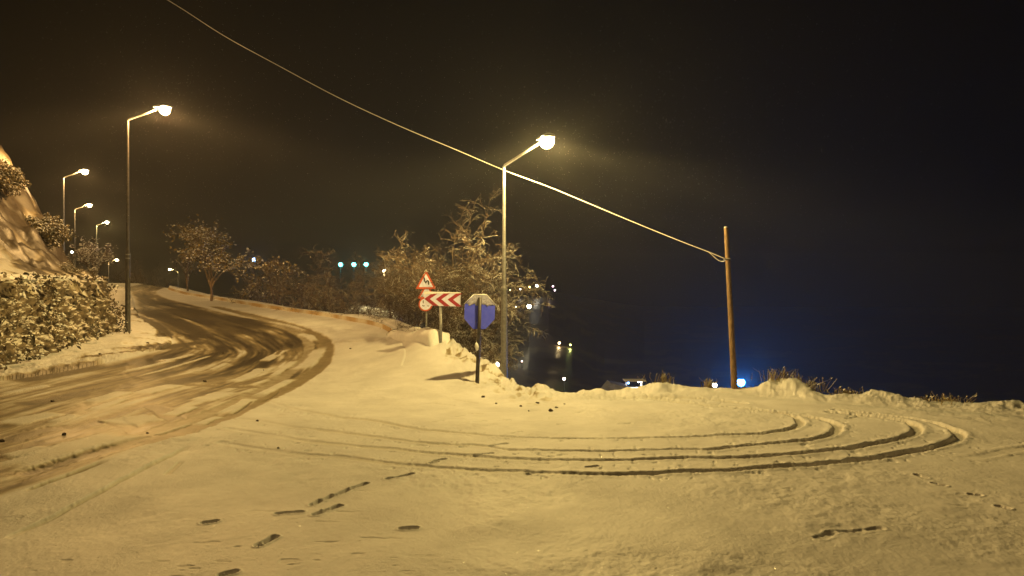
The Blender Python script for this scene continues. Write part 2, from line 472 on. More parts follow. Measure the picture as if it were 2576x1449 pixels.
for q, w in [(((0,860),(200,815),(450,765)), .30), (((580,705),(750,660),(920,610)), .22), (((620,760),(770,710),(910,662)), .12),
             (((820,490),(1050,440),(1280,385)), .10), (((950,515),(1200,455),(1530,355)), .06), (((1080,405),(1250,385),(1400,345)), .10),
             (((1490,467),(1560,440),(1630,412)), .08), (((0,1190),(300,1090),(600,990),(930,905)), .42), (((1400,690),(1500,660),(1640,615)), .28),
             (((1170,795),(1260,765),(1390,715)), .18), (((1820,655),(1950,590),(2110,515)), .16), (((2110,470),(2220,400),(2290,290)), .28),
             (((1580,775),(1700,715),(1815,655)), .17), (((1410,855),(1500,810),(1585,785)), .12), (((0,640),(250,590),(380,570)), .12),
             (((1930,520),(2030,450),(2110,390)), .12), (((1870,410),(1980,350),(2040,310)), .2), (((2120,200),(2200,220),(2250,260)), .16),
             (((1900,110),(2050,140),(2200,185)), .08), (((980,640),(1120,600),(1300,560)), .25), (((760,850),(950,820),(1150,800)), .45),
             (((0,1090),(200,1050),(350,1000)), .22), (((350,840),(520,790),(560,780)), .14), (((1600,560),(1750,520),(1900,440)), .2)]:
    stroke([zd(a, b) for a, b in q], w, .10, 'set', .015, .5)
for q, w, v, dp in [(((1450,60),(1700,110),(1900,190),(2010,290),(1960,370)), .10, .62, -.01), (((500,400),(800,360),(1100,325)), .12, .7, 0),
                    (((0,560),(400,490),(800,410)), .5, .72, 0), (((0,720),(300,690),(650,610)), .35, .72, 0),
                    (((0,1000),(250,900),(600,850)), .30, .68, -.01), (((0,1245),(300,1150),(650,1050),(950,960)), .2, .75, -.02)]:
    stroke([zd(a, b) for a, b in q], w, v, 'max', dp, .8)
Z -= .025 * slush
# long thin ruts on the near side of the road
stroke(Zp((150,1340),(350,1265),(550,1190),(780,1100)), .07, .6, 'max', -.05)
stroke(Zp((0,1290),(200,1200),(500,1100)), .2, .2, 'max', -.01)
stroke(Zp((1370,990),(1150,1100),(850,1260),(500,1440),(200,1590),(-20,1700)), .06, .22, 'max', -.05)
stroke(Zp((1300,1110),(1200,1200),(1170,1215)), .05, .15, 'max', -.02)
stroke(Zp((1850,690),(1930,655),(2010,590)), .03, .7, 'max', -.03)
stroke(Zp((1640,780),(1720,735),(1815,672)), .03, .7, 'max', -.03)

# --- loop of tyre ruts in the fresh snow, and one sign shadow drawn likewise
def z7(a, b): return (1725+a*.3304, 894.4+b*.3304)
def z1(a, b): return (383+a*.3472, 958+b*.3472)
RUTS_AND_SHADOW = [
 ([z1(500,450),z1(800,492),z1(1100,532),z1(1400,556),z1(1700,597),z1(2000,624),z1(2300,647),(1277,1187),(1500,1194),z7(0,890),z7(400,877),z7(700,853),z7(1000,833),z7(1250,803),z7(1500,770),z7(1750,722),z7(1960,680),z7(2070,630),z7(2080,585),z7(2000,548),z7(1850,507),z7(1600,468),z7(1400,445),z7(1150,420)], .10, .062),
 ([z1(560,350),z1(850,395),z1(1150,440),z1(1400,461),z1(1700,487),z1(2000,521),z1(2300,547),(1277,1155),(1500,1161),z7(0,787),z7(430,782),z7(800,758),z7(1100,724),z7(1400,677),z7(1620,632),z7(1740,590),z7(1760,545),z7(1680,505),z7(1500,478),z7(1300,455),z7(1100,436)], .095, .055),
 ([z1(600,270),z1(760,290),z1(1000,330),z1(1300,366),z1(1600,401),z1(1900,436),z1(2150,459),(1216,1121),(1300,1133),(1500,1136),z7(0,722),z7(170,725),z7(400,698),z7(700,673),z7(950,642),z7(1110,600),z7(1160,550),z7(1110,508),z7(950,470),z7(700,437),z7(400,407)], .085, .048),
 ([z1(850,150),z1(1050,210),z1(1330,260),z1(1600,295),z1(1950,350),z1(2250,377),(1277,1098),(1500,1104),z7(0,625),z7(400,610),z7(600,597),z7(780,566),z7(870,522),z7(850,480),z7(750,450),z7(500,415),z7(0,365),(1600,1000)], .08, .04),
 ([z7(2150,780),z7(2350,745),z7(2576,705),(2700,1112)], .12, .02),
 ([(1360,1003),(1600,1001),(1760,1004),(1870,1016)], .10, .03),
 ([(1450,990),(1560,997),(1700,1008)], .08, .03),
 ([(720,862),(860,861),(1000,852)], .05, .02),  # cast shadow of the chevron sign, drawn as a shallow darkened groove
]
for pts, w, dp in RUTS_AND_SHADOW:
    pl = ground_line(pts, 5)
    d, sd, a = seg_field(pl, 1.0)
    wob = (fbm(a*1.7, np.zeros(len(a)), 5, 3)-.5)*.07 + (fbm(X*6, Y*6, 6, 3)-.5)*.05 + (fbm(X*22, Y*22, 7, 2)-.5)*.035
    dd = d + wob
    m = np.where(d < .95, 1 - sstep(w*.65, w*1.15, dd), 0)
    rim = np.where(d < .95, np.exp(-((dd-w*1.5)/.07)**2), 0)
    fade = sstep(0, 3.5, a)
    lug = (np.sin(a*55)*.006) + (fbm(a*2.3, a*0, 23, 3)-.5)*.04
    strength = np.clip(.25+.75*sstep(2, 12, a), 0, 1) if len(pts) > 15 else np.clip(fade+.3, 0, 1)
    Z -= m*(dp+lug)*strength
    Z += rim*.018*strength*(.4+fbm(X*5, Y*5, 8, 3))
    slush = np.maximum(slush, m*.14*fade + rim*.05*(1-strength))
    # crumbs thrown beside the rut
    cr_ = np.where(d < .9, np.exp(-((d-w-.16)/.13)**2), 0)*sstep(.62, .8, fbm(X*9, Y*5, 15, 3))
    Z -= cr_*.02

# --- footprints and scuffs
def pit(px, py, dpx, dpy, w=.055, depth=.06, sl=.12):
    """pressed groove from (px,py) to (px+dpx,py+dpy)"""
    global Z, slush
    a = hit(px, py); b = hit(px+dpx, py+dpy)
    d, sd, ar = seg_field([a, b], w*2.2)
    dd = d + (fbm(X*12, Y*12, 21, 2)-.5)*w*.5
    m = np.where(d < w*2.2, 1 - sstep(w*.55, w*1.25, dd), 0)
    tl = ar/max((Vector(b)-Vector(a)).length, .01)
    m = m*(1-.55*np.exp(-((tl-.36)/.07)**2))*(.8+.2*tl)
    Z -= m*depth
    Z += np.where(d < w*2.2, np.exp(-((dd-w*1.5)/(w*.35))**2), 0)*depth*.18
    slush = np.maximum(slush, m*sl)
PITS = [(890,1230,30,-12),(842,1250,38,-16),(793,1298,20,-8),(822,1288,32,-13),(652,1372,38,-20),(975,1208,60,-12),(1085,1167,12,-4),(1097,1160,20,-4),
        (1196,1146,40,-5),(1236,1121,38,-6),(514,1314,25,-3),(700,1294,55,-2),(560,1447,28,-6),(1012,1331,32,-2),
        (2308,1194,20,6),(2352,1216,22,4),(2446,1242,16,2),(2514,1272,20,6),(1480,1177,22,-2),(2145,1050,28,-4),(2130,1053,20,-2),(812,1262,24,-12),(786,1274,22,-12),
        (1330,1196,14,-1),(1160,1125,12,-2),(1090,1015,50,6),(1140,1005,60,10),(1190,1062,30,-2),(1265,1058,16,-1),(1335,1036,22,-2),(1180,1040,30,2),(1385,1052,30,-1),
        (1445,1040,22,-2),(1090,1062,24,-3),(1148,1048,16,-2),(1220,1072,26,-3),(1405,1068,20,-1),(1520,1030,16,2),(1560,1068,26,-2),(1290,1088,20,-3)]
for q in [(2062,1352,30,-14),(2090,1336,50,-3),(2160,1333,50,-4)]: pit(*q, w=.06, depth=.022, sl=.05)
for q in PITS: pit(*q, w=.045 if q[1] > 1100 else .045, depth=.055 if q[1] > 1100 else .035, sl=.09)

# --- bank of ploughed, lumpy snow beside the signs and along the drop
dE = edge_d(X, Y) - Y                                  # distance in front of the drop
berm = np.exp(-((dE-.35)/.55)**2) * (PX > 1090)
lump = fbm(X*1.3, Y*1.3, 50, 5); lump2 = fbm(X*4.5, Y*4.5, 55, 4)
bumpy = sstep(1090, 1130, PX) * (1-sstep(1330, 1420, PX)) * np.where(dE > -1.5, np.exp(-(np.maximum(dE-.3, 0)/1.5)**2), 0)
Z += bumpy * ((lump-.47)*.34 + (lump2-.5)*.26)
rb = sstep(1330, 1400, PX) * berm
lump3 = fbm(X*7, Y*7, 57, 3)
Z += rb * ((lump-.42)*.22 + (lump2-.5)*.10 + (lump3-.5)*.03)
Z += bumpy * ((lump3-.5)*.20 + (fbm(X*15, Y*15, 59, 2)-.5)*.07)
for px, dd, r, h in [(1664, 19.6, .55, .34), (1370, 20.0, .35, .22), (1975, 19.3, .50, .40), (2015, 19.2, .45, .30), (1945,19.4,.35,.25),(2180, 18.6, .6, .22), (2235, 18.4, .6, .2), (1500, 19.8, .5, .14),(1580,19.8,.4,.12),(2560,17.4,.5,.16), (2450,17.8,1.2,.08)]:
    x0 = (px-CX)/F*dd
    Z += h*.55*np.exp(-(((X-x0)**2+(Y-dd)**2)/r**2)) * (.6+.5*lump2+.4*lump3)
# verge of broken snow along the inner side of the road and round the lamp foot
vg = np.where((~ro) & (idd < 2.2), 1 - sstep(.1, 2.0, idd), 0) * (Y > 14)
Z += vg * ((lump2-.35)*.16 + .05)
slush = np.maximum(slush, vg*sstep(.62, .8, fbm(X*2.2, Y*4, 61, 4))*.75)
vb = np.where(ins, 0, sstep(.56,.70, fbm(X*5.1, Y*5.1, 66, 4)))*bumpy
slush = np.maximum(slush, vb*.65)
# trampled, wind-worked relief everywhere in the open snow
Z += (fbm(X*.5, Y*.5, 70, 4)-.5)*.06*near*(1-sstep(40, 60, Y))*(1-ro*.7)
tr = sstep(.45, .72, fbm(X*.55+3, Y*.55, 81, 3))
Z += (fbm(X*2.6, Y*2.0, 82, 4)-.5)*.050*(.25+tr)*(Y < 32)*(1-ro*.8)
Z += ((fbm(X*9, Y*6.2, 84, 4)-.5)*.024*tr + (fbm(X*22, Y*16, 85, 3)-.5)*.006)*(Y < 30)*(1-ro*.7)
pk = sstep(.72, .80, fbm(X*3.2, Y*7.5, 90, 3))*sstep(.45,.7,fbm(X*.4,Y*.4,92,3))
Z -= pk*.007*(Y < 24)*(~ro)
slush = np.maximum(slush, pk*.04*(~ro)*(Y < 24))
# brush patches across the valley; valley ground darkened to look unlit, knoll left pale
sc = sstep(.40, .52, fbm(X*.12, Y*.12, 95, 5))*(Y > 45)
slush = np.where((Y > 45) & ~ro & (dE < 0), np.maximum(slush, np.clip(np.where(PX > 1180, sc+.6, sc), .25, 1.0)) * (1-.9*((PX > 830) & (PX < 1080) & (Y < 95))), slush)

nr, nc = len(Dg), len(us)
idx = np.arange(nr*nc).reshape(nr, nc)
faces = np.stack([idx[:-1, :-1], idx[:-1, 1:], idx[1:, 1:], idx[1:, :-1]], -1).reshape(-1, 4)
me = new_mesh_np("ground", np.stack([X, Y, Z], 1), faces, smooth=True)
att = me.attributes.new("slush", 'FLOAT', 'POINT'); att.data.foreach_set("value", slush.astype(np.float32))
ground = link("ground", me, M_GROUND)
tag(ground, "snow-covered ground and slushy bending road", "ground", kind='structure')
def surf(x, y):
    """height of the finished ground mesh near (x, y)"""
    j = int(np.argmin(abs(us - x/y))); i = int(np.argmin(abs(Dg - y)))
    return float(Z[i*nc+j])

# near apron behind the fan, so that the place goes on behind the camera
mb = MB()
mb.add([Vector((-40,-30,-.06)), Vector((40,-30,-.06)), Vector((40,3.4,-.06)), Vector((-40,3.4,-.06))], [(0,1,2,3)])
tag(mb.build("snow_yard", M_SNOW), "flat snow behind the camera", "ground", kind='structure')

# ------------------------------------------------------------------ kerb
M_KERB = mat_new("kerb_paint", (.6,.4,.1), .7)
ka_ = N(M_KERB, "ShaderNodeAttribute", attribute_name="paint")
kc = N(M_KERB, "ShaderNodeValToRGB"); kc.color_ramp.elements[0].color = (.50,.34,.15,1); kc.color_ramp.elements[1].color = (.74,.68,.55,1)
kn = N(M_KERB, "ShaderNodeTexNoise"); kn.inputs["Scale"].default_value = 5; kn.inputs["Detail"].default_value = 6
kt = N(M_KERB, "ShaderNodeTexCoord"); L(M_KERB, kt.outputs["Object"], kn.inputs["Vector"])
km = N(M_KERB, "ShaderNodeMath", operation='MULTIPLY_ADD'); L(M_KERB, kn.outputs[0], km.inputs[0]); km.inputs[1].default_value = .9; km.inputs[2].default_value = -.45
ks_ = N(M_KERB, "ShaderNodeMath", operation='ADD'); L(M_KERB, ka_.outputs["Fac"], ks_.inputs[0]); L(M_KERB, km.outputs[0], ks_.inputs[1])
L(M_KERB, ks_.outputs[0], kc.inputs[0]); L(M_KERB, kc.outputs[0], bsdf(M_KERB).inputs["Base Color"])
snowy(M_KERB, .3, .8, 4, .45)
kv = []; kf = []; kp = []
KK = [p for p in KERB if p.y > 26.5]
acc = 0
for i, p in enumerate(KK):
    t = (KK[min(i+1, len(KK)-1)] - KK[max(i-1, 0)]); t.z = 0; t.normalize(); nrm = Vector((-t.y, t.x, 0))
    # nrm should point away from the road (towards the pavement)
    if i: acc += (KK[i]-KK[i-1]).length
    zb = p.z
    for off, dz in ((-.05, -.2), (-.05, .19), (.09, .20), (.09, -.2)):
        q = p + nrm*off; kv.append((q.x, q.y, zb+dz)); kp.append(1.0 if (int(acc/1.1) % 2) else 0.0)
for i in range(len(KK)-1):
    for k in range(4):
        kf.append((i*4+k, i*4+(k+1)%4, (i+1)*4+(k+1)%4, (i+1)*4+k))
me = new_mesh_np("kerb", kv, kf)
a_ = me.attributes.new("paint", 'FLOAT', 'POINT'); a_.data.foreach_set("value", np.array(kp, np.float32))
tag(link("kerb", me, M_KERB), "painted kerb stones half buried in snow along the outer bend", "kerb", kind='structure')

# ------------------------------------------------------------------ low wall at the end of the pavement
def rounded_slab(a, b, thick, z0, z1, seed, nx=40, ny=10, lum=.04, over=0):
    """a snow-rounded block between ground points a and b"""
    a = Vector(a); b = Vector(b); t = (b-a); ln = t.length; t.normalize(); n = Vector((-t.y, t.x, 0))
    mbb = MB(); vs = []
    prof = [(-.5-over, z0), (-.5-over, z0+(z1-z0)*.6), (-.47, z0+(z1-z0)*.85), (-.38, z1-.02), (-.2, z1+.02), (0, z1+.04), (.2, z1+.02), (.38, z1-.02), (.47, z0+(z1-z0)*.85), (.5+over, z0+(z1-z0)*.6), (.5+over, z0)]
    for i in range(nx+1):
        s_ = i/nx; e = min(s_, 1-s_)*ln; r = math.sqrt(max(0, 1-(1-min(e/.22, 1))**2))
        for k, (o, z) in enumerate(prof):
            hz = z0 + (z-z0)*(.35+.65*r) if i not in (0, nx) else z0
            nn = (float(vnoise(np.array([s_*ln*2.2+seed]), np.array([k*.6]), seed)[0])-.5)*lum*2
            q = a + t*(s_*ln) + n*(o*thick*(.8+.2*r)+nn*.6)
            vs.append(Vector((q.x, q.y, a.z+(b.z-a.z)*s_ + hz + nn*(hz > z0))))
    m_ = len(prof)
    mbb.add(vs, [(i*m_+k, i*m_+k+1, (i+1)*m_+k+1, (i+1)*m_+k) for i in range(nx) for k in range(m_-1)])
    return mbb
wa = at(996, 0, 27.8); wb = at(1109, 0, 23.9)
wa.z = CAMZ-(846-CY)/F*27.8-.15; wb.z = CAMZ-(863-CY)/F*23.9
t = thing("low_wall", (0,0,0), "low snow-capped wall ending the pavement beside the chevron sign post", "wall")
mw = MB(); tt = (wb-wa).normalized(); M_ = Matrix.Translation((wa+wb)/2) @ Matrix.Rotation(math.atan2(tt.y, tt.x), 4, 'Z')
mw.box((0,0,-.1), ((wb-wa).length-.1, .42, .42), M_)
mw.build("wall", M_STONE, t)
rounded_slab(wa, wb, .7, -.25, .38, 3, lum=.09).build("snow_cap", M_SNOW, t, smooth=True)

# ------------------------------------------------------------------ ivy wall and hill on the left
WL = [Vector((-12.4, 9, 0)), Vector((-13.0, 14, 0)), Vector((-13.8, 20, 0)), Vector((-14.4, 24, 0)), Vector((-14.85, 27.4, 0)), Vector((-15.5, 28.7, 0)), Vector((-17, 30.5, 0)), Vector((-22, 33.5, 0))]
WLs = smooth_line(WL, 8); WLf = smooth_line(WL, 46)
WTOP = 3.0
hill_h = lambda d: np.interp(d, [-.3, 0, 1.2, 2.5, 4, 6.5, 9, 14, 25], [2.2, WTOP, WTOP+.6, WTOP+2.3, WTOP+4.4, WTOP+7.5, WTOP+10.4, WTOP+13, WTOP+16])
hx = np.linspace(-42, -12.2, 260); hy = np.linspace(5, 46, 330)
HX, HY = np.meshgrid(hx, hy); HXr, HYr = HX.ravel(), HY.ravel()
xw = np.interp(HYr, [w.y for w in WLs[:40]], [w.x for w in WLs[:40]]) + .12
ywall_end = 29.0
dW = (xw - HXr)
# distance behind the rounded corner: the spur falls away beyond y = 30
end = np.maximum(HYr - (27.8 - (HXr+14.3)*.32), 0)
n0 = fbm(HXr*.45, HYr*.45, 101, 5); n1_ = fbm(HXr*1.6, HYr*1.6, 104, 5)
HZ = hill_h(dW) + (n0-.5)*1.5*sstep(.3, 3, dW) + (n1_-.5)*1.1*sstep(.2, 1.5, dW)
HZ = HZ - end*1.25 - np.where(end > 0, .0, 0)
HZ = np.maximum(HZ, -1)
keep = (dW > -.25)
HZ = np.where(keep, HZ, -1.0)
n2_ = fbm(HXr*4.5, HYr*4.5, 107, 4)
HZ = np.where(keep, HZ + (n2_-.5)*.6*sstep(.2, 1, dW), HZ)
brush = sstep(.445, .53, fbm(HXr*.9+5, HYr*.9, 110, 5)*.5 + n1_*.35 + n2_*.15 + .03*sstep(3, 6, dW))
M_HILL = bpy.data.materials["snow_ground"]
hi_ = np.arange(len(hx)*len(hy)).reshape(len(hy), len(hx))
hf = np.stack([hi_[:-1,:-1], hi_[:-1,1:], hi_[1:,1:], hi_[1:,:-1]], -1).reshape(-1, 4)
kq = keep[hf].all(1) & (HZ[hf] > -.95).any(1); hf = hf[kq]
me = new_mesh_np("hillside", np.stack([HXr, HYr, HZ], 1), hf, smooth=True)
a_ = me.attributes.new("slush", 'FLOAT', 'POINT'); a_.data.foreach_set("value", (np.clip(brush, 0, 1)*.85+.10).astype(np.float32))
tag(link("hillside", me, M_HILL), "steep snowy hillside with brown earth above the ivy wall", "hillside", kind='structure')
def hill_z(x, y):
    i = int(np.argmin(abs(hy-y))); j = int(np.argmin(abs(hx-x))); return float(HZ[i*len(hx)+j])

iw = thing("ivy_wall", (WL[2].x, WL[2].y, 0), "retaining wall overgrown with snowy ivy at the road's inner bend", "wall")
def loc(v): return Vector(v) - iw.location
H = 70; nW = len(WLf)
Wx = np.array([w.x for w in WLf]); Wy = np.array([w.y for w in WLf])
Tx = np.gradient(Wx); Ty = np.gradient(Wy); Tl = np.hypot(Tx, Ty); Nx, Ny = Ty/Tl, -Tx/Tl
arcW = np.concatenate([[0], np.cumsum(np.hypot(np.diff(Wx), np.diff(Wy)))])
zbW = np.where(Wy > 7, terrain(Wx, Wy), 0) - .5
SS = np.linspace(0, 1, H)[None, :]
ZZ = zbW[:, None] + (WTOP+.05-zbW[:, None])*SS
AA = arcW[:, None] + 0*SS
rough_ = (fbm(AA*.9, ZZ*.9, 140, 3)-.5)*.55 + (fbm(AA*3.1, ZZ*3.6, 141, 4)-.5)*.55 + (fbm(AA*9, ZZ*11, 142, 3)-.5)*.20
rough_ = rough_*sstep(1.0, .93, SS) if False else rough_*(1-.7*sstep(.93, 1.0, SS))
OO = .12 + (1-SS)*.38 + rough_ - .25*sstep(.95, 1.0, SS)
VX = Wx[:, None]+Nx[:, None]*OO; VY = Wy[:, None]+Ny[:, None]*OO
VX = np.concatenate([VX, VX[:, -1:]-Nx[:, None]*.7], 1); VY = np.concatenate([VY, VY[:, -1:]-Ny[:, None]*.7], 1); ZZ = np.concatenate([ZZ, ZZ[:, -1:]+.02], 1)
m_ = H+1
ix = np.arange(nW*m_).reshape(nW, m_)
wf = np.stack([ix[:-1, :-1], ix[1:, :-1], ix[1:, 1:], ix[:-1, 1:]], -1).reshape(-1, 4)
link("wall", new_mesh_np("wall", np.stack([VX-iw.location.x, VY-iw.location.y, ZZ], -1).reshape(-1, 3), wf, True), M_STONE, iw)
# ivy: leaf-sized faces grown out of lumps on the wall face
rng = np.random.default_rng(5)
def leaf_cloud(centers, size, spread_n, up=.35):
    n = len(centers)
    nrm = rng.normal(size=(n, 3)) + np.asarray(spread_n); nrm[:, 2] += up
    nrm /= np.linalg.norm(nrm, axis=1, keepdims=True)
    a = np.cross(nrm, rng.normal(size=(n, 3))); a /= np.linalg.norm(a, axis=1, keepdims=True)
    b = np.cross(nrm, a)
    s = size * rng.uniform(.5, 1.4, (n, 1))
    c = np.asarray(centers)
    v = np.stack([c - a*s, c - b*s*.65 + nrm*s*.15, c + a*s, c + b*s*.65 + nrm*s*.15], 1).reshape(-1, 3)
    f = np.arange(4*n).reshape(n, 4)
    return v, f
pts = []
wl = np.array([(w.x, w.y) for w in WLs]); seg = np.hypot(*np.diff(wl, axis=0).T); cum = np.concatenate([[0], np.cumsum(seg)])
NI = 6500
sa = rng.uniform(0, cum[-1], NI*2)
wx = np.interp(sa, cum, wl[:, 0]); wy = np.interp(sa, cum, wl[:, 1])
k_ = (wy > 13.5) & (wy < 31); sa, wx, wy = sa[k_][:NI], wx[k_][:NI], wy[k_][:NI]
ii_ = np.clip(np.searchsorted(cum, sa)-1, 0, len(seg)-1); td = np.diff(wl, axis=0)[ii_]/seg[ii_][:, None]
nv = np.stack([td[:, 1], -td[:, 0]], 1)
zb = terrain(wx, wy)
hh = rng.uniform(0, 1, len(sa))**.9
zz = zb + hh*(WTOP+.12-zb)
lum = fbm(sa*1.1, zz*1.1, 131, 4); lum_f = fbm(sa*4.5, zz*4.5, 133, 3)
dpt = rng.uniform(.3, 1, len(sa))**.5
thick = (.10 + sstep(.48, .70, lum)*.45 + (lum_f-.4)*.35 + .10)
off = np.maximum(thick, .03)*dpt + (1-hh)*.38
bare = (lum > .58) | (lum_f > .66) | (hh > .95)
C = np.stack([wx+nv[:, 0]*off, wy+nv[:, 1]*off, zz], 1)[bare] - np.array(iw.location)
v_, f_ = leaf_cloud(C, .048*rng.uniform(.6, 1.7, (len(C), 1)), (.5, -.3, 0), .3)
link("ivy", new_mesh_np("ivy", v_, f_), M_IVY, iw)
# snow lumps caught in the ivy and along its top
lumC = (lum[bare] > .58) & (dpt[bare] > .75); sel = rng.choice(np.nonzero(lumC)[0], min(300, int(lumC.sum())), replace=False)
mbs = MB()
tet = [Vector((1,0,0)), Vector((-.5,.86,0)), Vector((-.5,-.86,0)), Vector((.2,0,.9)), Vector((-.1,.1,-.4))]
V = []; FF = []
def lump_cloud(centers, rad, flat=.55):
    n = len(centers); c = np.asarray(centers)
    base = np.array([[1,0,0],[.3,.9,.1],[-.8,.5,0],[-.8,-.6,.1],[.3,-.9,0],[0,0,1],[0,0,-.8]])
    fc = np.array([[0,1,5],[1,2,5],[2,3,5],[3,4,5],[4,0,5],[1,0,6],[2,1,6],[3,2,6],[4,3,6],[0,4,6]])
    r = np.asarray(rad)*np.ones(n)*rng.uniform(.5, 1.5, n)
    jit = base[None] * rng.uniform(.7, 1.3, (n, 7, 1)) + rng.normal(size=(n, 7, 3))*.15
    jit[:, :, 2] *= flat
    v = c[:, None] + jit*r[:, None, None]
    f = fc[None] + 7*np.arange(n)[:, None, None]
    return v.reshape(-1, 3), f.reshape(-1, 3)
cs = C[sel]; 
v_, f_ = lump_cloud(cs + np.array([.03, -.02, .03]), rng.uniform(.02, .055, len(cs)))
tag(link("clinging_snow", new_mesh_np("clinging_snow", v_, f_, True), M_SNOW, iw), kind='stuff')
# snow lying on the top of the wall
vs = []
for i, w in enumerate(WLs):
    tdir = (WLs[min(i+1, len(WLs)-1)] - WLs[max(i-1, 0)]).normalized(); nn = Vector((tdir.y, -tdir.x, 0))
    for k, (o, dz) in enumerate(((.12, -.10), (.08, .03), (-.02, .09), (-.2, .13), (-.5, .16), (-.9, .10))):
        e_ = (float(vnoise(np.array([i*.9+k]), np.array([k*1.7]), 9)[0])-.5)*.30
        q = w + nn*(o+e_); vs.append(loc((q.x, q.y, WTOP+dz+e_*.5)))
mb = MB(); mb.add(vs, [(i*6+k, (i+1)*6+k, (i+1)*6+k+1, i*6+k+1) for i in range(len(WLs)-1) for k in range(5)])
mb.build("snow_cap", M_SNOW, iw, smooth=True)

# ------------------------------------------------------------------ street lamps
def cone_light(name, parent, loc_, power, color, radius=.12, batwing=True, kk=1.1):
    ld = bpy.data.lights.new(name, 'POINT'); ld.energy = power; ld.color = color; ld.shadow_soft_size = radius
    o = bpy.data.objects.new(name, ld); COL.objects.link(o); o.location = loc_
    if parent is not None: o.parent = parent
    if batwing:
        ld.use_nodes = True; nt = ld.node_tree
        em = nt.nodes["Emission"]
        tc = nt.nodes.new("ShaderNodeTexCoord"); sp = nt.nodes.new("ShaderNodeSeparateXYZ")
        nt.links.new(tc.outputs["Normal"], sp.inputs[0])
        rp = nt.nodes.new("ShaderNodeFloatCurve")
        mr = nt.nodes.new("ShaderNodeMapRange"); mr.inputs["From Min"].default_value = -1; mr.inputs["From Max"].default_value = 1
        nt.links.new(sp.outputs["Z"], mr.inputs[0]); nt.links.new(mr.outputs[0], rp.inputs["Value"])
        c = rp.mapping.curves[0]
        # x: 0 = straight down, .5 = level, 1 = straight up ; y = relative intensity / 10
        def I(cs):  # cs = cos of angle from straight down
            return min(1/max(cs, .05)**kk, 9.5)/10
        c.points[0].location = (0, I(1)); c.points[1].location = (1, .1)
        for cs in (.85, .7, .58, .48, .42): c.points.new((1-cs)/2, I(cs))
        c.points.new((1-.30)/2, .62); c.points.new((1-.2)/2, .30); c.points.new((1-.08)/2, .17); c.points.new(.52, .20); c.points.new(.62, .20); c.points.new(.8, .20)
        rp.mapping.update()
        mu = nt.nodes.new("ShaderNodeMath"); mu.operation = 'MULTIPLY'; mu.inputs[1].default_value = 10.0
        nt.links.new(rp.outputs[0], mu.inputs[0]); nt.links.new(mu.outputs[0], em.inputs["Strength"])
    return o

def lens_mat(name, col, strength):
    m = bpy.data.materials.new(name); m.use_nodes = True; nt = m.node_tree
    nt.nodes.remove(nt.nodes["Principled BSDF"])
    tr = nt.nodes.new("ShaderNodeBsdfTransparent"); em = nt.nodes.new("ShaderNodeEmission"); ad = nt.nodes.new("ShaderNodeAddShader")
    em.inputs[0].default_value = (*col, 1); em.inputs[1].default_value = strength
    nt.links.new(tr.outputs[0], ad.inputs[0]); nt.links.new(em.outputs[0], ad.inputs[1])
    nt.links.new(ad.outputs[0], nt.nodes["Material Output"].inputs["Surface"])
    return m
M_LENS_Y = lens_mat("sodium_lens", (1, .86, .5), 30)
M_LENS_O = lens_mat("sodium_lens_orange", (1, .78, .42), 30)
def street_lamp(base, px_head, label, head_z, arm, power, color, lens, step=2.6, dark_foot=False, yaw=0.0):
    """stepped steel column, rising arm, cobra-head luminaire with a glowing bowl"""
    t = thing("street_lamp", base, label, "street lamp", "street lamps along the road", rz=yaw)
    Hh = head_z - base[2]
    top = Hh - .42
    mb = MB(); mb.tube([(0,0,-.6),(0,0,step),(0,0,step+.06),(0,0,step+.12)], [.098,.086,.08,.062], 14); 
    mb.tube([(0,0,step+.10),(0,0,top*.7),(0,0,top)], [.060,.050,.042], 12)
    mb.build("pole", M_METAL_DARK if dark_foot else M_METAL, t, smooth=False)
    for zc in (step-.14, step-.0):
        mb = MB(); mb.tube([(0,0,zc-.02),(0,0,zc+.02)], .10, 14); mb.build("collar", M_METAL, t)
    mb = MB(); mb.tube([(-.01,0,top-.04),(.05,0,top+.02),(arm*.45,0,top+.20),(arm-.25,0,top+.38)], [.044,.042,.036,.030], 10); mb.build("arm", M_METAL, t, smooth=True)
    mb = MB(); n = 12
    sec = [(-.34, .05, .05), (-.24, .09, .07), (-.05, .13, .10), (.15, .15, .11), (.28, .12, .08), (.34, .04, .03)]
    vs = []
    for (x, w, h) in sec:
        for k in range(n):
            a = 2*math.pi*k/n; zz_ = math.sin(a)*h
            vs.append(Vector((arm+x, math.cos(a)*w, Hh+.05+max(zz_, -.015))))
    mb.add(vs, [(i*n+k, i*n+(k+1)%n, (i+1)*n+(k+1)%n, (i+1)*n+k) for i in range(len(sec)-1) for k in range(n)] + [tuple(range(n)), tuple(range((len(sec)-1)*n, len(sec)*n))][:2])
    hd = mb.build("lamp_head", M_HOUSING, t, smooth=True)
    mb = MB(); vs = []; nb = 16
    for j in range(10):
        a = -1.0 + (math.pi/2+1.0)*j/9
        for k in range(nb):
            b = 2*math.pi*k/nb; vs.append(Vector((arm+.07+math.cos(b)*math.cos(a)*.19, math.sin(b)*math.cos(a)*.19, Hh-.05-math.sin(a)*.19)))
    mb.add(vs, [(j*nb+k, j*nb+(k+1)%nb, (j+1)*nb+(k+1)%nb, (j+1)*nb+k) for j in range(9) for k in range(nb)])
    mb.build("lens", lens, hd, smooth=True)
    cone_light("lamp_light", t, (arm+.07, 0, Hh-.07), power, color, .13)
    return t
LAMPS = []
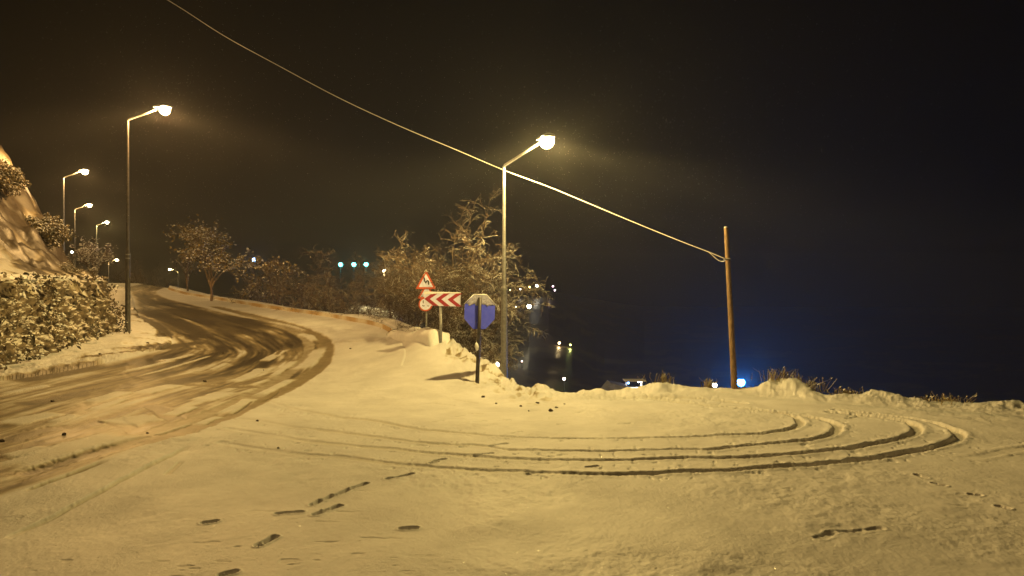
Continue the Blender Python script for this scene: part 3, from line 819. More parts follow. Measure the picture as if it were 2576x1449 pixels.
def lamp_at(px_pole, D, base_z, px_head, py_head, label, power, color, lens, DH=None, **kw):
    DH = DH or D
    x = (px_pole-CX)/F*D
    hz = CAMZ - (py_head-CY)/F*DH
    dx = (px_head-CX)/F*DH - x
    arm = math.hypot(dx, DH-D); kw['yaw'] = math.atan2(DH-D, dx)
    street_lamp((x, D, base_z), px_head, label, hz, arm, power, color, lens, **kw)
lamp_at(1268, 21.9, -.2, 1372, 352, "tall grey street lamp rising beside the octagonal sign, closest to the camera", 2000, SODIUM, M_LENS_Y, DH=20.2, step=2.85)
lamp_at(321.5, 28.7, .95, 410, 273, "dark-footed street lamp standing at the end of the ivy wall", 1750, ORANGE, M_LENS_O, step=3.0, dark_foot=True)
lamp_at(160, 51, 1.5, 211, 430, "street lamp behind the hillside, higher of the two with poles rising over the slope", 900, ORANGE, M_LENS_O)
lamp_at(188, 72, 1.5, 223, 515, "street lamp behind the hillside just below and right of the highest far lamp", 900, ORANGE, M_LENS_O)
lamp_at(243, 95, 1.5, 268, 558, "hazy yellow street lamp over the far snowy tree", 1100, SODIUM, M_LENS_Y)
lamp_at(273, 118, -1, 293, 653, "low far street lamp just left of the dark-footed lamp pole", 500, ORANGE, M_LENS_O)
lamp_at(448, 130, -1.5, 428, 677, "farthest yellow street lamp glowing low beside the leafy tree", 500, SODIUM, M_LENS_Y)
# unseen lamp added behind the camera to brighten the foreground
street_lamp((-10.5, -3.5, 0), 0, "unseen street lamp added left behind the camera to light the foreground", 8.2, 1.4, 300, ORANGE, M_LENS_O)

# ------------------------------------------------------------------ utility pole and cable
pb = at(1848, 982, 19.7); pt = at(1826.5, 573, 20.3)
t = thing("utility_pole", pb, "short leaning wooden utility pole at the edge of the drop", "utility pole")
mb = MB(); up = [Vector((0,0,-.4))] + [(pt-pb)*k for k in (0,.25,.5,.75,1)]
mb.tube(up, [.085,.083,.075,.068,.062,.056], 16); mb.build("pole", M_WOOD, t, smooth=False)
mb = MB(); mb.blob(pt-pb+Vector((0,0,.01)), .055, 1, .1, 3, (1,1,.35)); mb.build("snow_cap", M_SNOW, t, smooth=True)
wp = at(1831, 652, 20.2)
mb = MB(); mb.tube([wp-pb+Vector((-.11,-.06,0)), wp-pb+Vector((.02,-.1,.01)), wp-pb+Vector((.09,-.04,-.005))], .016, 8)
mb.tube([wp-pb+Vector((-.08,0,-.03)), wp-pb+Vector((-.08,0,.03))], .03, 8); mb.build("bracket", M_METAL, t)
ca = at(430, -2, 25.5); far_a = at(-500, -600, 29)
pix = [(1824,651,20.25),(1780,633,20.4),(1725,612,20.6),(1650,582,20.9),(1560,545,21.15),(1460,503,21.5),(1375,468,21.9),(1270,429,22.2),(1150,378,22.6),(1000,315,23.1),(850,245,23.6),(700,165,24.2),(560,88,24.8),(430,5,25.5),(200,-130,26.6),(-100,-320,28)]
mb = MB(); mb.tube(smooth_line([at(*p) for p in pix], 5), .012, 8)
cb = mb.build("overhead_cable", M_CABLE, smooth=True)
tag(cb, "pale overhead cable sloping down from top left to the wooden pole", "cable")
mb = MB(); lp = [(1782,634,20.4),(1793,643,20.35),(1806,654,20.3),(1818,658,20.25),(1829,653,20.15)]
mb.tube(smooth_line([at(*p) for p in lp], 5), .010, 6); mb.build("slack_loop", M_CABLE, cb, smooth=True)

# ------------------------------------------------------------------ signs
def round_corner_poly(pts, r, n=5):
    out = []
    for i, p in enumerate(pts):
        p = Vector(p); a = Vector(pts[i-1]); b = Vector(pts[(i+1) % len(pts)])
        da = (a-p).normalized(); db = (b-p).normalized()
        for k in range(n+1):
            t_ = k/n; q0 = p+da*r*(1-t_); q1 = p+db*r*t_
            out.append(tuple(q0.lerp(q1, t_)))
    return out
def plate(parent, name, outline, y, th, mat, M=None, bevel=0):
    mb = MB(); mb.prism(outline, y, y+th, M); return mb.build(name, mat, parent, bevel=bevel)
def polybar(mb, pts, w, y0, y1):
    """thick 2-D stroke, as one prism strip"""
    P = [Vector(p) for p in pts]; Lf = []; Rt = []
    for i, p in enumerate(P):
        a = (P[i]-P[i-1]).normalized() if i else (P[1]-P[0]).normalized()
        b = (P[i+1]-P[i]).normalized() if i < len(P)-1 else a
        d = (a+b).normalized(); n = Vector((-d.y, d.x)); k = w/2/max(.5, n.dot(Vector((-a.y, a.x))))
        Lf.append(tuple(p+n*k)); Rt.append(tuple(p-n*k))
    for i in range(len(P)-1): mb.prism([Lf[i], Lf[i+1], Rt[i+1], Rt[i]], y0, y1)

# octagonal sign seen from the back
D8 = 20.9
b8 = at(1200.5, 962, D8)
t = thing("octagonal_sign", b8, "blue-backed octagonal road sign frosted along its top, on a dark post", "road sign")
lean = (1208-1200.5)/F*D8
hc = (962-785)/F*D8
R8 = .463/math.cos(math.pi/8)
rot8 = Matrix.Rotation(math.radians(29), 4, 'Z')
# shift the plate with the post's lean
Mo = Matrix.Translation((lean*.85, .075, hc)) @ rot8 @ Matrix.Rotation(math.radians(2), 4, 'Y')
oc = [(R8*math.cos(math.pi/8+k*math.pi/4), R8*math.sin(math.pi/8+k*math.pi/4)) for k in range(8)]
ocr = round_corner_poly(oc, .03, 3)
pl8 = plate(t, "sign_plate", ocr, 0, .012, M_BLUE, Mo)
plate(t, "sign_face", [(x*.99, z*.99) for x, z in ocr], .013, .003, M_RED, Mo)
# frost: stuck wet snow on the upper part, lower edge ragged
fr = []; topz = R8*math.cos(math.pi/8)
hw = lambda z: min(topz, R8*math.cos(math.pi/8) + 0 if abs(z) < R8*math.sin(math.pi/8) else topz - (abs(z)-R8*math.sin(math.pi/8)))
mb = MB(); rows = 14; cols = 44; vs = []
rnd = random.Random(4)
lowedge = [.215 + .015*math.sin(k*.5+1) - rnd.uniform(0, .05) for k in range(cols+1)]
for j in range(rows+1):
    for k in range(cols+1):
        zlo = lowedge[k]; z = zlo + (topz+.006-zlo)*j/rows
        x = -hw(z) + 2*hw(z)*k/cols
        thk = .006 + .012*rnd.random() if 0 < j else .0
        vs.append(Mo @ Vector((x, -.001-thk, z)))
mb.add(vs, [(j*(cols+1)+k, j*(cols+1)+k+1, (j+1)*(cols+1)+k+1, (j+1)*(cols+1)+k) for j in range(rows) for k in range(cols)])
mb.build("frost", M_FROST, pl8, smooth=True)
mb = MB(); mb.tube([Mo @ Vector((-.2,.0,topz+.008)), Mo @ Vector((.2,.0,topz+.008))], .018, 8); 
mb.tube([Mo @ Vector((.2,.0,topz+.006)), Mo @ Vector((.48,.0,.21+.006))], .010, 6); mb.tube([Mo @ Vector((-.2,.0,topz+.006)), Mo @ Vector((-.48,.0,.21+.006))], .010, 6)
mb.build("snow_rim", M_SNOW, pl8, smooth=True)
mb = MB(); mb.tube([(0,0,-.4),(0,0,0),(lean*.5,0,hc*.6),(lean*.95,0,hc+.40)], [.058,.055,.05,.05], 12); mb.build("post", M_METAL_DARK, t, smooth=True)
mb = MB(); mb.blob((lean*.45-.05,-.05,.98), .085, 1, .3, 5, (.7,.8,1.3)); mb.build("snow_clump", M_SNOW, t, smooth=True)

# chevron board
DC = 23.9
bc = at(1108.5, 862, DC)
t = thing("chevron_sign", bc, "wide white board with three red chevrons pointing left", "road sign")
cx_ = (1113-1108.5)/F*DC; cz = (862-753)/F*DC
w_, h_ = 92/F*DC, 33.5/F*DC
Mc = Matrix.Translation((cx_, -.05, cz)) @ Matrix.Rotation(math.radians(1.6), 4, 'Y') @ Matrix.Rotation(math.radians(-8), 4, 'Z')
w_ /= math.cos(math.radians(8))
bd = plate(t, "board", round_corner_poly([(-w_/2,-h_/2),(w_/2,-h_/2),(w_/2,h_/2),(-w_/2,h_/2)], .012, 2), 0, .02, M_WHITE, Mc)
for k, x0 in enumerate((-.50, -.18, .145)):
    x0 *= w_/1.0; aw = .155*w_; hz = h_/2*.985; sl = .245*w_
    tip = (x0, 0)
    mb = MB()
    mb.prism([(x0, 0), (x0+sl, hz), (x0+sl+aw, hz), (x0+aw, 0)], -.004, -.001, Mc)
    mb.prism([(x0+aw, 0), (x0+sl+aw, -hz), (x0+sl, -hz), (x0, 0)], -.004, -.001, Mc)
    mb.build("chevron", M_RED, bd)
rnd = random.Random(8)
mb = MB(); vs = []; cols = 60
for j in range(7):
    for k in range(cols+1):
        s_ = k/cols; depth_ = (.06*(1-s_)**2 + .012 + .05*(fbm(np.array([s_*9.]), np.array([.5]), 3, 3)[0])**2)
        z = h_/2+.012 - depth_*(1-j/6); vs.append(Mc @ Vector((-w_/2+w_*s_, -.006-.010*rnd.random()*(j > 0), z)))
mb.add(vs, [(j*(cols+1)+k, j*(cols+1)+k+1, (j+1)*(cols+1)+k+1, (j+1)*(cols+1)+k) for j in range(6) for k in range(cols)])
mb.tube([Mc @ Vector((-w_/2,.008,h_/2+.008)), Mc @ Vector((w_/2,.008,h_/2+.008))], .016, 8)
mb.build("snow_rim", M_SNOW, bd, smooth=True)
mb = MB(); mb.tube([(0,.03,-.9),(0,.03,cz-.02)], .045, 12); mb.build("post", M_METAL, t, smooth=True)
# curve sign, second triangle and round sign on one post
DT = 24.9
bt = at(1072, 862, DT)
t = thing("warning_sign", bt, "post carrying a double-bend triangle over a half-hidden triangle and round sign", "road sign")
zof = lambda py: (862-py)/F*DT
S = lambda px: px/F*DT
def tri(cx0, ytop, ybot, half, name, yoff):
    c = [(cx0-half, ybot), (cx0+half, ybot), (cx0, ytop)]
    p = plate(t, name, round_corner_poly(c, .05, 4), yoff, .015, M_ORANGE)
    cc = Vector((cx0, ybot+(ytop-ybot)*.34)); k = .70
    ci = [tuple(cc + (Vector(q)-cc)*k) for q in c]
    plate(p, "panel", round_corner_poly(ci, .02, 3), yoff-.004, .003, M_WHITE)
    return p
t1 = tri(S(-.5), zof(679), zof(727), S(26), "triangle_plate", 0)
mb = MB(); polybar(mb, [(S(-5), zof(698)), (S(-4), zof(706.5)), (S(-1), zof(711)), (S(3), zof(706)), (S(6), zof(707.5)), (S(6.5), zof(716.5))], S(3.2), -.009, -.0045); mb.build("bend_symbol", M_BLACK, t1)
mb = MB(); mb.tube([(S(-3.2),.005,zof(684)),(S(-.5),.005,zof(678.5)),(S(2.2),.005,zof(684))], .025, 8); mb.build("snow_rim", M_SNOW, t1, smooth=True)
t2 = tri(S(1), zof(712), zof(751), S(23), "lower_triangle_plate", .03)
for zz_ in (742.5, 746):
    mb = MB(); mb.prism([(S(-13), zof(zz_)-.006), (S(-7), zof(zz_)-.006), (S(-7), zof(zz_)+.012), (S(-13), zof(zz_)+.012)], .021, .0255)
    mb.build("bar_symbol", M_BLACK, t2)
cc_ = (S(-1.5), zof(765.5))
circ = lambda r: [(cc_[0]+r*math.cos(a*math.pi/20), cc_[1]+r*math.sin(a*math.pi/20)) for a in range(40)]
t3 = plate(t, "round_plate", circ(S(17.5)), -.02, .015, M_ORANGE)
plate(t3, "panel", circ(S(14)), -.024, .003, M_WHITE)
mb = MB(); mb.prism([(S(-8.2), zof(763)), (S(-6), zof(763)), (S(-6), zof(755.5)), (S(-8.2), zof(755.5))], -.0295, -.0245); mb.build("bar_symbol", M_BLACK, t3)
for x0 in (-9, 2.5):
    mb = MB(); polybar(mb, [(S(x0), zof(767)), (S(x0+1.5), zof(769.6)), (S(x0+4), zof(769.8)), (S(x0+6), zof(767.2))], S(1.7), -.0295, -.0245); mb.build("hook_symbol", M_BLACK, t3)
mb = MB(); mb.tube([(0,.075,-.8),(0,.075,zof(690))], .03, 10); mb.build("post", M_METAL, t, smooth=True)

# ------------------------------------------------------------------ bare shrubs and trees
class Twigs:
    def __init__(self): self.v = []; self.f = []; self.n = 0; self.tips = []
    def seg(self, p, q, r0, r1):
        d = q-p; d.normalize()
        a = d.cross(Vector((.3,.2,1))); 
        if a.length < 1e-3: a = Vector((1,0,0))
        a.normalize(); b = d.cross(a); k = 4 if r0 > .02 else 3
        for (c, r) in ((p, r0), (q, r1)):
            for i in range(k):
                an = 2*math.pi*i/k
                w = c + (a*math.cos(an)+b*math.sin(an))*r; self.v.append((w.x, w.y, w.z))
        o = self.n
        if k == 4: 
            for i in range(k): self.f.append((o+i, o+(i+1)%k, o+k+(i+1)%k, o+k+i))
        else:
            for i in range(k): self.f.append((o+i, o+(i+1)%k, o+k+(i+1)%k, o+k+i))
        self.n += 2*k
    wide = False
    def grow(self, p, d, length, r, level, rnd, droop, wig, kids, lim):
        nseg = 5 if level < 2 else 4
        p = p.copy(); d = d.normalized(); sl = length/nseg
        for i in range(nseg):
            t_ = i/nseg
            d = (d + Vector((rnd.gauss(0, wig), rnd.gauss(0, wig), rnd.gauss(0, wig*.8)-droop*t_*(.5+.5*level)))).normalized()
            q = p + d*sl; r1 = r*(1-.62*(i+1)/nseg)/(1-.62*i/nseg)
            self.seg(p, q, r, max(r1, .0055)); r = max(r1, .0055)
            if level < lim and i >= (1 if level == 0 else 0):
                for _ in range(kids[level] if rnd.random() < .85 else max(1, kids[level]-1)):
                    ax = Vector((rnd.gauss(0,1), rnd.gauss(0,1), rnd.gauss(0,.7)+.15)).normalized()
                    nd = (d*.55 + ax*.85).normalized()
                    self.grow(q.copy(), nd, length*(rnd.uniform(.32, .58) if level or self.wide else rnd.uniform(.26, .46))*(1-.3*t_), r*.52, level+1, rnd, droop, wig, kids, lim)
            p = q
        self.tips.append(p)
def shrub(name, base, height, spread_, label, cat, group=None, seed=1, stems=6, r0=.05, droop=.25, wig=.16, kids=(2,2,2), lim=3, leaves=0, leafsize=.05, trunk_h=0, twig=M_TWIG, snow=0):
    rnd = random.Random(seed)
    t = thing(name, base, label, cat, group)
    tr_ = Twigs(); br = Twigs(); br.wide = base.x < -4.5
    o = Vector((0,0,-.3))
    if trunk_h:
        top = Vector((rnd.uniform(-.1,.1), 0, trunk_h)); mid = top*.5 + Vector((.05,.02,0))
        tr_.seg(o, mid, r0*1.6, r0*1.35); tr_.seg(mid, top, r0*1.35, r0*1.1); o = top
    for s_ in range(stems):
        a = 2*math.pi*(s_+rnd.random()*.6)/stems
        out = spread_/height*rnd.uniform(.25, .75)
        d = Vector((math.cos(a)*out, math.sin(a)*out, 1))
        ln = (height-trunk_h)*rnd.uniform(.62, .92)
        # the lower stem belongs to the trunk, the rest to the branches
        st = o + Vector((math.cos(a), math.sin(a), 0))*(.12 if not trunk_h else .02)
        p1 = st + d.normalized()*ln*.16
        tr_.seg(st, p1, r0, r0*.85)
        br.grow(p1, d, ln*.84, r0*.85, 0, rnd, droop, wig, kids, lim)
    link("trunk", new_mesh_np("trunk", tr_.v, tr_.f) if len(set(map(len, tr_.f))) == 1 else None, M_BARK, t)
    link("branches", new_mesh_np("branches", br.v, br.f), twig, t)
    if leaves:
        tips = np.array([tuple(p) for p in br.tips]); rg = np.random.default_rng(seed)
        c = tips[rg.integers(0, len(tips), leaves)] + rg.normal(size=(leaves, 3))*leafsize*1.6
        v, f = leaf_cloud(c, leafsize, (0,0,0), .5)
        link("leaves", new_mesh_np("leaves", v, f), M_LEAF, t)
    if snow:
        tips = np.array([tuple(p) for p in br.tips]); rg = np.random.default_rng(seed+5)
        c = tips[rg.integers(0, len(tips), snow)] + rg.normal(size=(snow, 3))*.04 + np.array([0,0,.03])
        v, f = lump_cloud(c, .05)
        tag(link("snow", new_mesh_np("snow", v, f, True), M_SNOW, t), kind='stuff')
    return t
def base_at(px, D, dz=-.1):
    x = (px-CX)/F*D; return Vector((x, D, gz(x, D)+dz))
def top_h(px, D, py): # height above the ground needed for a crown top at py
    return CAMZ-(py-CY)/F*D - base_at(px, D).z
def sh(name, px, D, pytop, width_px, label, cat, **kw):
    b = base_at(px, D); h = top_h(px, D, pytop)
    return shrub(name, b, h, width_px/2/F*D*(.62 if px > 950 else 1.0), label, cat, **kw)
G = "bare shrubs behind the kerb"
sh("bare_shrub", 1165, 26.8, 550, 170, "tallest bare shrub, dusted with snow, directly behind the octagonal sign", "shrub", seed=3, stems=13, r0=.042, kids=(2,2,2), lim=3, wig=.13, droop=.16, group=G)
sh("bare_shrub", 1205, 25.8, 640, 80, "arching bare shrub behind the nearest street lamp pole, leaning over the drop", "shrub", seed=6, stems=12, r0=.03, kids=(2,2,2), lim=3, wig=.13, droop=.32, group=G)
sh("bare_shrub", 1010, 31.0, 585, 210, "broad bare shrub directly left of the double-bend sign", "shrub", seed=8, stems=12, r0=.042, kids=(2,2,2), lim=3, wig=.13, droop=.2, group=G)
sh("bare_shrub", 1105, 28.6, 625, 190, "bare shrub behind the chevron board", "shrub", seed=11, stems=11, r0=.036, kids=(2,2,2), lim=3, wig=.13, droop=.2, group=G)
sh("bare_shrub", 935, 34.5, 640, 180, "bare shrub in front of the lit slope, under the teal lights", "shrub", seed=13, stems=7, r0=.045, kids=(2,2,2), lim=3, droop=.25, group=G)
sh("bare_shrub", 855, 37.0, 655, 200, "low brown shrub under the left teal light", "shrub", seed=15, stems=8, r0=.045, kids=(2,2,2), lim=3, droop=.25, group=G)
sh("bare_shrub", 775, 40.0, 640, 200, "brown bare shrub halfway along the kerb", "shrub", seed=17, stems=8, r0=.045, kids=(2,2,2), lim=3, droop=.25, group=G)
sh("bare_shrub", 1150, 25.6, 780, 130, "low drooping shrub between the chevron post and the octagonal sign", "shrub", seed=19, stems=9, r0=.03, kids=(2,2,2), lim=3, droop=.4, group=G)
sh("bare_shrub", 1225, 24.6, 830, 110, "low snowy brush at the foot of the nearest street lamp", "shrub", seed=21, stems=9, r0=.022, kids=(2,2,2), lim=3, droop=.4, group=G)
sh("leafy_tree", 690, 43, 628, 150, "small tree with forked crown under the pale blue light", "tree", seed=23, stems=5, r0=.05, trunk_h=1.2, kids=(2,2,1), lim=3, leaves=500, leafsize=.07, droop=.1)
sh("leafy_tree", 530, 46, 556, 250, "snow-dusted tree with brown leaves standing where the kerb begins to bend", "tree", seed=27, stems=8, r0=.055, trunk_h=.9, kids=(2,2,1), lim=3, leaves=2400, leafsize=.085, droop=.05, snow=420)
sh("bare_tree", 470, 52, 615, 80, "thin bare tree at the left end of the shrubs", "tree", seed=29, stems=4, r0=.05, trunk_h=.8, kids=(2,1,1), lim=3, leaves=200, leafsize=.08)
sh("bare_shrub", 620, 45, 680, 120, "low dark shrub right of the leafy tree", "shrub", seed=31, stems=7, r0=.045, kids=(2,2,1), lim=3, leaves=300, leafsize=.07, group=G)
# far trees
def fartree(px, D, pytop, w, label, seed, **kw):
    x = (px-CX)/F*D; b = Vector((x, D, gz(x, D)-.2)); h = CAMZ-(pytop-CY)/F*D-b.z
    return shrub("bare_tree", b, h, w/2/F*D*1.5, label, "tree", seed=seed, **kw)
fartree(235, 62, 603, 90, "hazy snow-laden tree under the far lamps beside the hillside", 41, stems=7, r0=.10, trunk_h=.5, kids=(2,2,2), lim=3, snow=900, droop=.1)
fartree(350, 88, 655, 80, "dim far tree beyond the crest of the road, right of the dark-footed lamp pole", 43, stems=6, r0=.1, trunk_h=.8, kids=(2,2,1), lim=3, droop=.1)
fartree(398, 98, 662, 90, "dim far tree beyond the road crest, left of the farthest lamp", 45, stems=6, r0=.1, trunk_h=.8, kids=(2,2,1), lim=3, droop=.1)

# bushes on the hillside
def hill_bush(px, py, D, r, label, seed, n=2600, snow=500):
    x = (px-CX)/F*D; z = CAMZ-(py-CY)/F*D
    t = thing("evergreen_bush", (x, D, z-r*.7), label, "bush", "bushes on the hillside")
    rg = np.random.default_rng(seed)
    d = rg.normal(size=(n, 3)); d /= np.linalg.norm(d, axis=1, keepdims=True)
    k = r*(rg.uniform(.3, 1, (n, 1))**.5)*(1+.45*np.sin(d[:, :1]*5+seed)*np.sin(d[:, 1:2]*4+d[:, 2:3]*5))
    c = d*k*np.array([1.15, 1, .9]) + np.array([0, 0, r*.7])
    v, f = leaf_cloud(c, r*.075, (0,0,0), .4); link("foliage", new_mesh_np("foliage", v, f), M_LEAF, t)
    up = c[(c[:, 2] > r*.75)]; s_ = up[rg.integers(0, len(up), snow)]
    v, f = lump_cloud(s_+np.array([0,0,r*.05]), r*.055); tag(link("snow", new_mesh_np("snow", v, f, True), M_SNOW, t), kind='stuff')
    tb = Twigs(); rr = random.Random(seed)
    for _ in range(14):
        tb.seg(Vector((0,0,-.3*r)), Vector((rr.gauss(0,.5)*r, rr.gauss(0,.5)*r, r*rr.uniform(.6,1.5))), .03*r, .01*r)
    fs4 = [f_ for f_ in tb.f]; link("stems", new_mesh_np("stems", tb.v, fs4), M_BARK, t)
    return t
hill_bush(108, 590, 27.5, .68, "largest dark bush, clinging to the hillside's right edge", 3, 3200, 450)
hill_bush(15, 450, 26.5, .55, "bush at the top of the hillside against the sky", 5, 2600, 120)
hill_bush(172, 678, 26.0, .26, "small upright shrub on top of the ivy wall", 11, 900, 60)
hill_bush(190, 684, 26.6, .20, "tiny shrub right beside the upright one on the ivy wall", 13, 600, 40)
hill_bush(232, 682, 27.6, .18, "tiny snowy shrub near the ivy wall's right end", 15, 500, 120)

# dry grass and weeds on the edge of the drop
def tuft(px, D, h, label, seed, n=40, sp=.25, name="grass_tuft"):
    x = (px-CX)/F*D; b = Vector((x, D, surf(x, D)-.02)); rr = random.Random(seed)
    tw = Twigs()
    for _ in range(n):
        p = Vector((rr.gauss(0, sp), rr.gauss(0, sp*.5), 0)); d = Vector((rr.gauss(0,.35), rr.gauss(0,.35), 1)); k = h*rr.uniform(.4, 1)
        q = p + d*k*.6; e = q + (d+Vector((rr.gauss(0,.4), rr.gauss(0,.4), -.2)))*k*.4
        tw.seg(p, q, .008, .006); tw.seg(q, e, .006, .003)
        if rr.random() < .5: tw.seg(e, e+Vector((rr.gauss(0,.02),0,.03)), .014, .008)
    o = link(name, new_mesh_np(name, tw.v, tw.f), M_GRASS); o.location = b
    return tag(o, label, "grass tuft", "dry tufts along the drop")
tuft(1665, 19.75, .35, "dry weeds sticking up behind the round snow mound", 1, 30, .2)
tuft(1780, 19.9, .28, "small dark weed left of the warm light by the wooden pole", 2, 34, .08)
tuft(1960, 19.4, .35, "dry grass crowning the wide snow mound right of the wooden pole", 3, 60, .3)
tuft(2035, 19.3, .42, "taller grass on the right end of the wide snow mound", 4, 60, .2)
tuft(2128, 18.9, .28, "yellowish tuft in the dip right of the wide mound", 5, 60, .22)
tuft(2330, 18.3, .26, "faint tuft halfway between wide mound and right frame edge", 6, 40, .25)
tuft(2380, 18.1, .28, "bushy tuft nearer the right frame edge", 7, 60, .28)
tuft(1240, 22.6, .35, "yellow weeds poking from the snow bank by the lamp", 10, 40, .4)
tuft(1165, 24.6, .30, "yellow weeds on the bank under the chevron post", 11, 40, .4)

# stones and clods lying on the snow
def stone(px, py, r, label, seed, group="clods on the snow"):
    r *= .68; p = hit(px, py); z = surf(p.x, p.y)
    mb = MB(); mb.blob((0,0,0), r, 1, .3, seed, (1.2,1,.8)); o = mb.build("stone", M_ROCK); o.location = (p.x, p.y, z+r*.35)
    return tag(o, label, "stone", group)
for q in [(882,878,.05,"small clod alone on clean snow inside the kerb"),(515,960,.06,"dark stone in the middle of the slushy bend"),(161,1093,.055,"dark stone on the near road lane at left"),
          (371,1087,.035,"little stone where the tracks cross"),(647,1060,.045,"dark stone at the start of the second rut"),(561,888,.05,"stone on the dark inner bend"),
          (372,871,.06,"clod at the corner of the verge by the lamp"),(251,897,.05,"clod on the snowy verge below the ivy wall"),(663,933,.035,"stone near the outer tyre band"),
          (132,1009,.05,"flat stone on the far lane at left"),(1385,1036,.08,"largest clod beside the snow bank's toe"),(1352,1018,.05,"clod up the toe of the snow bank"),
          (1400,1027,.045,"clod right of the largest one"),(1420,1018,.03,"rightmost small clod fallen from the bank"),(1310,1024,.045,"clod left of the bank's toe"),(1330,1036,.03,"tiny clod just left of the largest"),
          (1248,1017,.04,"clod below the lamp foot"),(1215,1000,.06,"clod right of the octagonal sign's foot"),(700,1128,.03,"tiny stone beside the nearest rut"),(5,1108,.06,"stone at the left frame edge")]:
    stone(*q, seed=int(q[0]))

# ------------------------------------------------------------------ far lights of the village
def far_lamp(name, px, py, D, r, power, col, estr, label, cat="lamp", group=None, volume_r=None):
    """a pole standing on the ground with a glowing head"""
    p = at(px, py, D); g = gz(p.x, p.y)
    t = thing(name, (p.x, p.y, g), label, cat, group)
    h = max(p.z-g, .6)
    mb = MB(); mb.tube([(0,.0,-.3),(0,0,h-r*.9)], [.07,.05], 8); mb.build("pole", M_METAL_DARK, t)
    mb = MB(); mb.blob((0,0,h), r, 2, 0, 1); hd = mb.build("lamp_globe", emit_mat("glow", col, estr), t, smooth=True)
    mb = MB(); mb.tube([(0,0,h+r*.85),(0,0,h+r*1.15)], [r*.8, r*.3], 10); mb.build("cap", M_METAL_DARK, t)
    if power: cone_light("globe_light", t, (0,-r-.25,h), power, col, .15, False)
    return t
W_ = (1, .86, .62)
far_lamp("globe_lamp", 1249, 916, 36, .14, 2, (1,.93,.75), 30, "bright round globe lamp just behind the snow bank, left of the lamp pole")
far_lamp("blue_floodlight", 1864, 962, 66, .34, 12500, (.03,.26,1), 60, "vivid blue light just right of the wooden pole's foot", "floodlight")
far_lamp("yard_lamp", 1798, 969, 56, .16, 60, W_, 30, "warm white light just left of the wooden pole's foot")
far_lamp("yard_lamp", 1520, 974, 52, .12, 25, W_, 20, "small white light low at the left end of the dark roof")
far_lamp("yard_lamp", 1419, 953, 90, .17, 30, W_, 16, "small white light under the lit terraces across the valley")
far_lamp("yard_lamp", 1331, 771, 150, .42, 110, (1,.85,.5), 30, "bright white light on the lit slope right of the nearest lamp pole")
far_lamp("yard_lamp", 1298, 772, 150, .16, 0, W_, 14, "faint light left of the bright white one")
for px, py, r, c, l in [(1283,730,.22,(1,.7,.2),"yellow light, leftmost of the far row"), (1309,727,.24,(1,.9,.8),"white light, second from left in the far row"),
                        (1332,722,.26,(1,.65,.15),"amber light in the middle of the far row"), (1351,719,.42,(1,.9,.7),"brightest white light of the far row"),
                        (1391,720,.22,(1,.6,.8),"pinkish light right in the far row"), (1396,730,.2,(1,.8,1),"lowest pinkish light, rightmost of the far row")]:
    far_lamp("yard_lamp", px, py, 215, r, 120 if px == 1351 else 0, c, 14, l, group="far lights across the valley")
far_lamp("yard_lamp", 1407, 896, 150, .24, 120, (1,.7,.3), 14, "pale light above the lit terraces")
far_lamp("yard_lamp", 1435, 889, 150, .18, 90, (.8,.85,.2), 8, "greenish light right above the lit terraces")
far_lamp("yard_lamp", 1313, 909, 120, .12, 0, (1,.7,.6), 8, "tiny reddish light right of the nearest lamp pole's foot")
for px, l in ((857, "leftmost of the three teal lights above the shrubs"), (890, "middle one of the three teal lights above the shrubs"), (921, "rightmost of the three teal lights above the shrubs")):
    far_lamp("teal_floodlight", px, 665.5, 150, .42, 420, (.10,.85,.80), 12, l, "floodlight", "teal floodlights above the shrubs")
far_lamp("pale_blue_floodlight", 640, 654, 150, .42, 900, (.25,.55,1), 12, "pale blue light seen through the small forked tree", "floodlight")
far_lamp("yard_lamp", 967, 681, 62, .15, 2200, (1,.80,.36), 30, "yellow lamp shining through the broad shrub left of the signs")
far_lamp("yard_lamp", 181, 634, 68, .09, 0, (.9,1,.7), 25, "tiny pale lamp at the hillside's edge")

# lit shelter and snowy roof beyond the drop
D_ = 50
c0 = at(1596, 966, D_); g = -9.5
t = thing("shelter", (c0.x, c0.y, c0.z-2.6), "small open shelter with a pale lit frame beyond the drop", "shelter")
M_PALE = noise_mat("pale_paint", (.7,.7,.68), (.8,.8,.78), 8, .6, .1)
w2 = S(1)*0 + 21/F*D_; hh2 = 9.5/F*D_
mb = MB(); mb.box((0,0,2.6+hh2), (w2*2.5,1.2,.05)); mb.build("roof", snowy(mat_new("shelter_roof", (.5,.5,.5)), .3, .6), t)
for sx in (-w2, w2*.8):
    mb = MB(); mb.box((sx,0,1.25+hh2/2-.03), (.09,.09,2.5+hh2)); mb.build("post", M_PALE, t)
mb = MB(); mb.box((-.05,-.02,2.6-hh2*.95), (w2*1.75,.05,.06)); mb.build("rail", M_PALE, t)
mb = MB(); mb.box((0,.5,1.2), (w2*1.9,.05,2.0)); mb.build("back_wall", noise_mat("dark_wall", (.03,.04,.07),(.05,.07,.12), 4), t)
mb = MB(); mb.box((w2*.55,-.3,2.6+hh2-.06), (.30,.08,.05)); mb.build("strip_lamp", emit_mat("strip", (1,.92,.75), 25), t)
mb = MB(); mb.box((-w2*.75,-.1,2.6+hh2*.3), (.10,.05,.10)); mb.build("blue_lamp", emit_mat("blue_spot", (.1,.4,1), 20), t)
cone_light("shelter_light", t, (w2*.4,-.45,2.6+hh2-.25), 35, (1,.92,.75), .05, False)
cr0 = at(1542, 974, 49)
t = thing("snowy_shed", (cr0.x, cr0.y, cr0.z-2.2), "dark shed with a sloping snow-greyed roof beside the lit shelter", "shed")
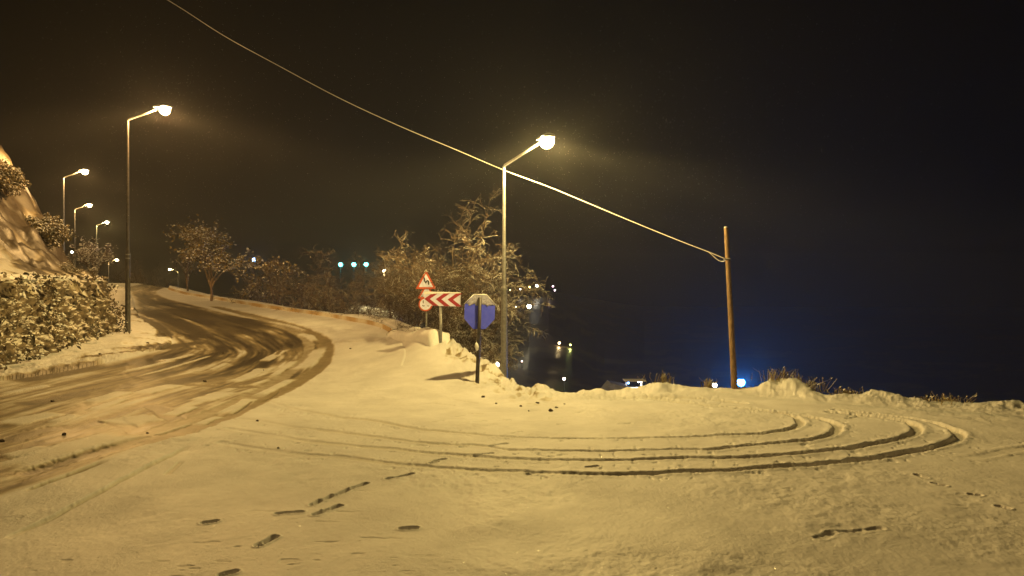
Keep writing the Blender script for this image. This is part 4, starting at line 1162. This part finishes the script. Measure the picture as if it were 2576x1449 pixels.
mb = MB(); mb.box((0,0,1.0), (1.3,1.6,2.0)); mb.build("wall", noise_mat("shed_wall", (.05,.045,.04),(.09,.08,.07), 5), t)
mb = MB(); mb.prism([(-.75,1.95),(-.25,2.55),(.85,2.30),(.95,2.05)], -.9, .9); mb.build("roof", noise_mat("shed_roof", (.12,.12,.13),(.22,.22,.24), 5), t)

# ------------------------------------------------------------------ falling snow
rng = np.random.default_rng(99)
n = 3000
lampx, lampy, lampz = .95, 23.4, 7.3
a = rng.normal(size=(n, 3))*np.array([2.8, 3.6, 2.3]) + np.array([lampx+1.8, 20.0, 4.4])
b = np.stack([rng.uniform(-14, 12, 3600), rng.uniform(6, 32, 3600), rng.uniform(.2, 12, 3600)], 1)
b2 = rng.normal(size=(1500, 3))*np.array([2.5, 3, 2.2]) + np.array([-12.3, 26.5, 7.5])
c = np.concatenate([a, b, b2]); c = c[(c[:, 2] > .15) & (c[:, 1] > 5)]
dl = rng.uniform(.0015, .0042, len(c))*np.clip(c[:, 1]/20, .4, 1.15)
oct_ = np.array([[1,0,0],[-1,0,0],[0,1,0],[0,-1,0],[0,0,1.5],[0,0,-1.5]])
of = np.array([[0,2,4],[2,1,4],[1,3,4],[3,0,4],[2,0,5],[1,2,5],[3,1,5],[0,3,5]])
v = (c[:, None] + oct_[None]*dl[:, None, None]).reshape(-1, 3); f = (of[None]+6*np.arange(len(c))[:, None, None]).reshape(-1, 3)
tag(link("falling_snow", new_mesh_np("falling_snow", v, f), mat_new("flake", (.9,.9,.92), .8)), "snowflakes drifting down through the lamplight", "snowfall", kind='stuff')

# ------------------------------------------------------------------ haze: thin snowy night air
M_HAZE = bpy.data.materials.new("haze"); M_HAZE.use_nodes = True
nt = M_HAZE.node_tree; nt.nodes.remove(nt.nodes["Principled BSDF"])
pvn = nt.nodes.new("ShaderNodeVolumePrincipled")
pvn.inputs["Color"].default_value = (.9,.9,.92,1)
pvn.inputs["Density"].default_value = 0.0006
pvn.inputs["Anisotropy"].default_value = .45
nt.links.new(pvn.outputs[0], nt.nodes["Material Output"].inputs["Volume"])
mb = MB(); mb.box((0, 290, 0), (2100, 700, 62)); hz = mb.build("haze", M_HAZE)
tag(hz, "thin snowy night haze glowing round the lamps", "haze", kind='stuff')
